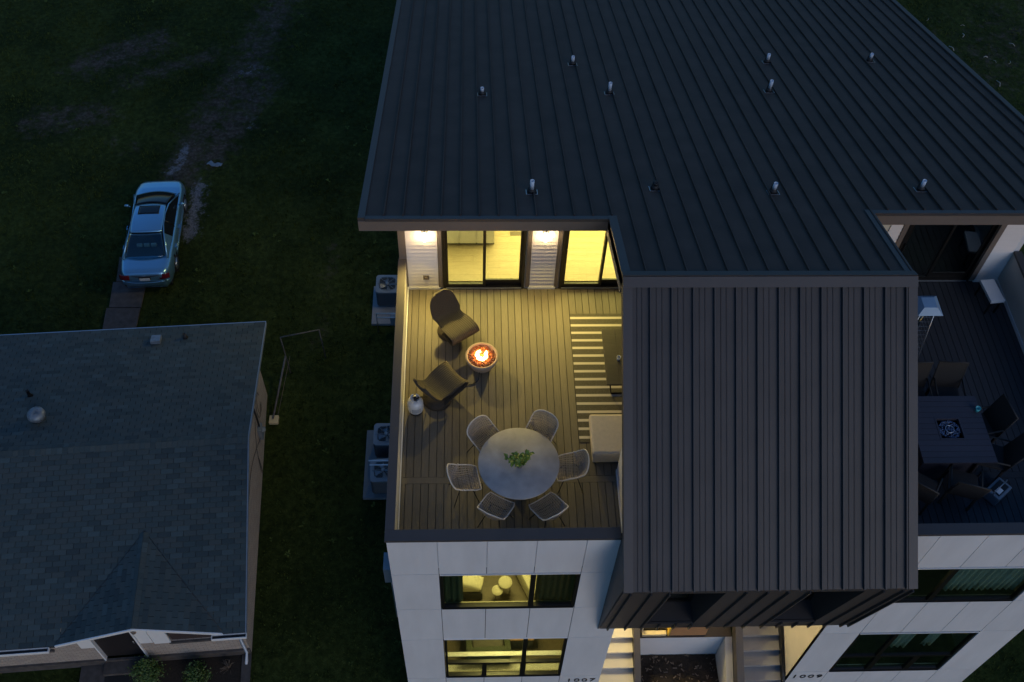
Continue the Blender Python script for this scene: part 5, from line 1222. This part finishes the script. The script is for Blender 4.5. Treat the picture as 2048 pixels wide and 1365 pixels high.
# ------------------------------------------------------------------ parked car
def car():
    c = empty("parked_car", (-9.80, 17.72, 0), rad(3.0), label="silver four door sedan with a sunroof parked on the worn lawn", cat="car")
    m_paint, t, b = newmat("silver_paint_sky_tint"); b.inputs["Base Color"].default_value = (.20, .42, .60, 1); b.inputs["Metallic"].default_value = .7; b.inputs["Roughness"].default_value = .28; b.inputs["Coat Weight"].default_value = .6; b.inputs["Coat Roughness"].default_value = .05  # silver car; the blue it mirrors from the sky is put into the base colour
    m_cg = mat("tinted_car_glass", (.010, .014, .018), .12, 0, spec=.4)
    Lh = 2.40; 
    def W_(y):  # half width in plan
        q = abs(y)/Lh; return .885*(1-.16*max(0, (q-.55)/.45)**2.6-(.10 if y > 0 else .06)*max(0, (q-.85)/.15)**2)
    tops = [(-2.40, .80), (-2.34, .93), (-2.2, .985), (-1.9, 1.0), (-1.55, 1.01), (-1.0, .99), (0, .96), (.9, .94), (1.3, .93), (1.8, .87), (2.15, .79), (2.32, .70), (2.40, .56)]
    ys = [p[0] for p in tops]; zs = [p[1] for p in tops]
    def Zt_(y): return float(np.interp(y, ys, zs))
    wheels = (-1.38, 1.42); WR = .325
    def sect(y):
        w_ = W_(y); zt = Zt_(y); q = min(1, max(0, (abs(y)-2.15)/.25)); zb = .22+.10*q
        pts = [(0, zt+.012), (w_*.35, zt+.010), (w_*.62, zt+.002), (w_*.80, zt-.014), (w_*.90, zt-.05), (w_*.965, zt-.13), (w_*.99, zt-.22), (w_, min(zt-.26, .62)), (w_*.995, .50), (w_*.985, .38), (w_*.965, .28), (w_*.90, zb)]
        return pts
    Y = sorted(set([round(-2.40+k*.06, 3) for k in range(81)]))
    prof = [sect(y) for y in Y]; m = len(prof[0])
    mb = MB(); vs = []; fs = []
    for y, P in zip(Y, prof):
        for sg in (-1, 1):
            for p in P: vs.append((sg*p[0], y, p[1]))
    n2 = 2*m
    for i in range(len(Y)-1):
        ym = (Y[i]+Y[i+1])/2
        for sg in (0, 1):
            for j in range(m-1):
                zm = (prof[i][j][1]+prof[i][j+1][1]+prof[i+1][j][1]+prof[i+1][j+1][1])/4
                if any((ym-wy)**2+(zm-.33)**2 < (WR+.055)**2 for wy in wheels) and j >= 6: continue
                a = i*n2+sg*m+j; q_ = (a, a+1, a+n2+1, a+n2)
                fs.append(q_ if sg == 0 else q_[::-1])
    for i, flip in ((0, 0), (len(Y)-1, 1)):
        for j in range(m-1):
            a = i*n2+j; q_ = (a, a+m, a+m+1, a+1); fs.append(q_[::-1] if flip else q_)
    mb.add(vs, fs, True); mb.build("body", m_paint, c)
    MB().box(-.80, .80, -2.25, 2.2, .20, .30).build("underbody", m_rubber, c)
    for wy in wheels:   # dark arches
        mb = MB(); mb.box(-.80, .80, wy-.37, wy+.37, .3, .72); mb.build("wheel_well", m_rubber, c)
    # greenhouse: y of base front/rear, roof front/rear
    yf0, yf1, yr1, yr0 = 1.38, .50, -.88, -1.70   # windscreen base, roof front, roof rear, rear glass base
    wb, wt = .74, .535; zroof = 1.41
    def ghw(y):  # roof half width
        return wt
    def rz(y): return zroof-.05*((y+.28)/.66)**2
    def arc(w_, z, y, s_, crown=.035): return (w_*s_, y, z+crown*(1-s_*s_))
    roofm = MB(); roofm.grid(lambda u, v: arc(wt+.015*math.sin(u*math.pi), rz(yr1+(yf1-yr1)*u), yr1+(yf1-yr1)*u-.05*((2*v-1)**2)*(1 if u > .5 else -1)*abs(2*u-1), 2*v-1), 14, 14, thick=.02); roofm.build("roof", m_paint, c)
    def glass(name, ya, wa, za, yb, wb_, zb, bow, label=None):
        g_ = MB(); g_.grid(lambda u, v: ((wa+(wb_-wa)*u)*(2*v-1), ya+(yb-ya)*u+bow*(1-(2*v-1)**2)*(1-u*.5), za+(zb-za)*u+.03*(1-(2*v-1)**2)+.05*math.sin(u*math.pi)), 10, 14, thick=.006); return g_.build(name, m_rw if name == 'rear_window' else m_cg, c)
    glass("windscreen", yf0, wb-.03, .955, yf1+.01, wt-.01, rz(yf1)+.002, .14)
    MB().box(-.66, .66, -1.62, 1.2, 1.012, 1.03).build("cabin_interior", mat("dark_cabin", (.03, .04, .05), .8), c)
    m_rw = glassmat("rear_window_glass", (.62, .78, .82), .12)
    glass("rear_window", yr0, wb-.06, 1.01, yr1-.01, wt-.01, rz(yr1)+.002, -.10)
    for sg in (-1, 1):
        pts = [(yf0-.08, .965), (yf1+.02, rz(yf1)-.03), (0, zroof-.025), (-.5, zroof-.03), (yr1+.02, rz(yr1)-.045), (yr0+.20, 1.02)]
        def sidept(y, z, off=0): 
            f_ = (z-.96)/(zroof-.96); return (sg*(wb+.06-(wb+.06-wt)*f_+off), y, z)
        n = len(pts); mb = MB(); top_ = [sidept(*p) for p in pts]; bot = [sidept(y, .96 if y > -1.2 else 1.0) for y, z in pts]
        mb.add(top_+bot, [(i, i+1, n+i+1, n+i) if sg < 0 else (n+i, n+i+1, i+1, i) for i in range(n-1)]); mb.build("side_window", m_cg, c)
        # pillars and roof rail
        rail = [sidept(p[0], p[1], .006) for p in pts]
        MB().tube([sidept(yf0+.02, .955, .0)]+rail[1:5]+[sidept(yr0+.0, 1.0, -.03)], [.022, .022, .022, .022, .028, .05], 6).build("roof_rail", m_paint, c)
        mb = MB(); mb.add([sidept(-.72, .98, .008), sidept(-1.62, 1.0, .008), sidept(yr1+.0, rz(yr1)-.03, .008), sidept(-.86, zroof-.06, .008)][::sg], [(0, 1, 2, 3)]); mb.build("rear_pillar", m_paint, c)
        MB().tube([sidept(-.22, .96, .006), sidept(-.30, zroof-.04, .006)], .02, 5).build("door_pillar", m_frame, c)
        # mirrors
        mb = MB(); mb.T = Matrix.Translation((sg*.97, .82, 1.0)) @ Matrix.Diagonal((.10, .05, .06, 1)); mb.lathe([(0, -1), (.6, -.8), (1, 0), (.6, .8), (0, 1)], 12); mb.T = None
        mb.tube([(sg*.84, .80, .96), (sg*.95, .82, .98)], .02, 5); mb.build("wing_mirror", m_paint, c)
        for y0, y1 in ((-.20, .82), (-1.12, -.22)):   # door seams
            for yy in (y0, y1): MB().tube([(sg*(W_(yy)*.968), yy, Zt_(yy)-.12), (sg*(W_(yy)*1.0), yy, .6), (sg*(W_(yy)*.985), yy, .32)], .004, 4).build("door_seam", m_frame, c)
            MB().box(min(sg*.885, sg*.915), max(sg*.885, sg*.915), y0+.08, y0+.26, .74, .765).build("door_handle", m_paint, c)
        MB().tube([(sg*W_(y)*1.002, y, .52) for y in (-.95, 0, .95)], .012, 4).build("side_moulding", m_paint, c)
        # lights
        mb = MB(); mb.grid(lambda u, v: (sg*(.50+.335*u), -2.335+.12*max(0, u-.55)**1.2*1.6-.012-.075*(1-v), .72+.17*v), 8, 6, thick=.01); mb.build("tail_light", mat("tail_lamp", (.12, .012, .018), .12, coat=.6), c)
        mb = MB(); mb.grid(lambda u, v: (sg*(.45+.36*u), 2.26-.32*u*u+.02, .60+.12*v), 8, 4, thick=.01); mb.build("headlight", mat("head_lamp", (.5, .52, .55), .1, coat=.8), c)
    mb = MB(); mb.grid(lambda u, v: (.36*(2*u-1), .38-.44*v, rz(.38-.44*v)+.035*(1-(.36*(2*u-1)/.54)**2)+.026), 10, 6, thick=.004); mb.build("sunroof", m_cg, c)
    mb = MB(); mb.grid(lambda u, v: (.80*(2*u-1), -2.40-.055+.14*abs(2*u-1)**3.0-.02*v, .40+.20*v), 16, 6, thick=.03); mb.build("rear_bumper", m_paint, c)
    mb = MB(); mb.grid(lambda u, v: (.80*(2*u-1), 2.43-.26*abs(2*u-1)**2.6, .28+.26*v), 16, 6, thick=-.03); mb.build("front_bumper", m_paint, c)
    MB().box(-.17, .17, -2.425, -2.412, .66, .77).build("licence_plate", m_white, c); MB().box(-.07, .07, -2.40, -2.375, .84, .87).build("badge", m_steel, c)
    mb = MB(); mb.grid(lambda u, v: (.50*(2*u-1), -2.405+.03*abs(2*u-1)**2, .68+.19*v), 10, 3, thick=.008); mb.build("boot_panel", mat("dark_boot_panel", (.05, .055, .065), .35, .3), c)
    for x_ in (-.24, .24, 0): MB().box(x_-.095, x_+.095, -1.22, -1.12, 1.031, 1.14).build("headrest", mat("grey_leather", (.30, .34, .36), .6), c, bevel=.025)
    for sg in (-1, 1):
        for wy in wheels:
            wl = empty("wheel", (sg*.79, wy, .325)); wl.parent = c
            R = Matrix.Rotation(rad(90)*sg, 4, 'Y')
            mb = MB(); mb.T = R; mb.lathe([(.21, -.09), (.30, -.10), (.322, -.07), (.325, 0), (.322, .07), (.30, .10), (.21, .09)], 32); mb.build("tyre", m_rubber, wl)
            mb = MB(); mb.T = R; mb.lathe([(.215, .095), (.205, .09), (.19, .05), (.0, .03)], 28)
            for k in range(7):
                a = k*2*math.pi/7; mb.tube([(.03*math.cos(a), .03*math.sin(a), .07), (.20*math.cos(a), .20*math.sin(a), .085)], [.026, .018], 6)
            mb.lathe([(.05, .05), (.05, .09), (0, .095)], 14); mb.build("rim", m_steel, wl)
    return c
car()
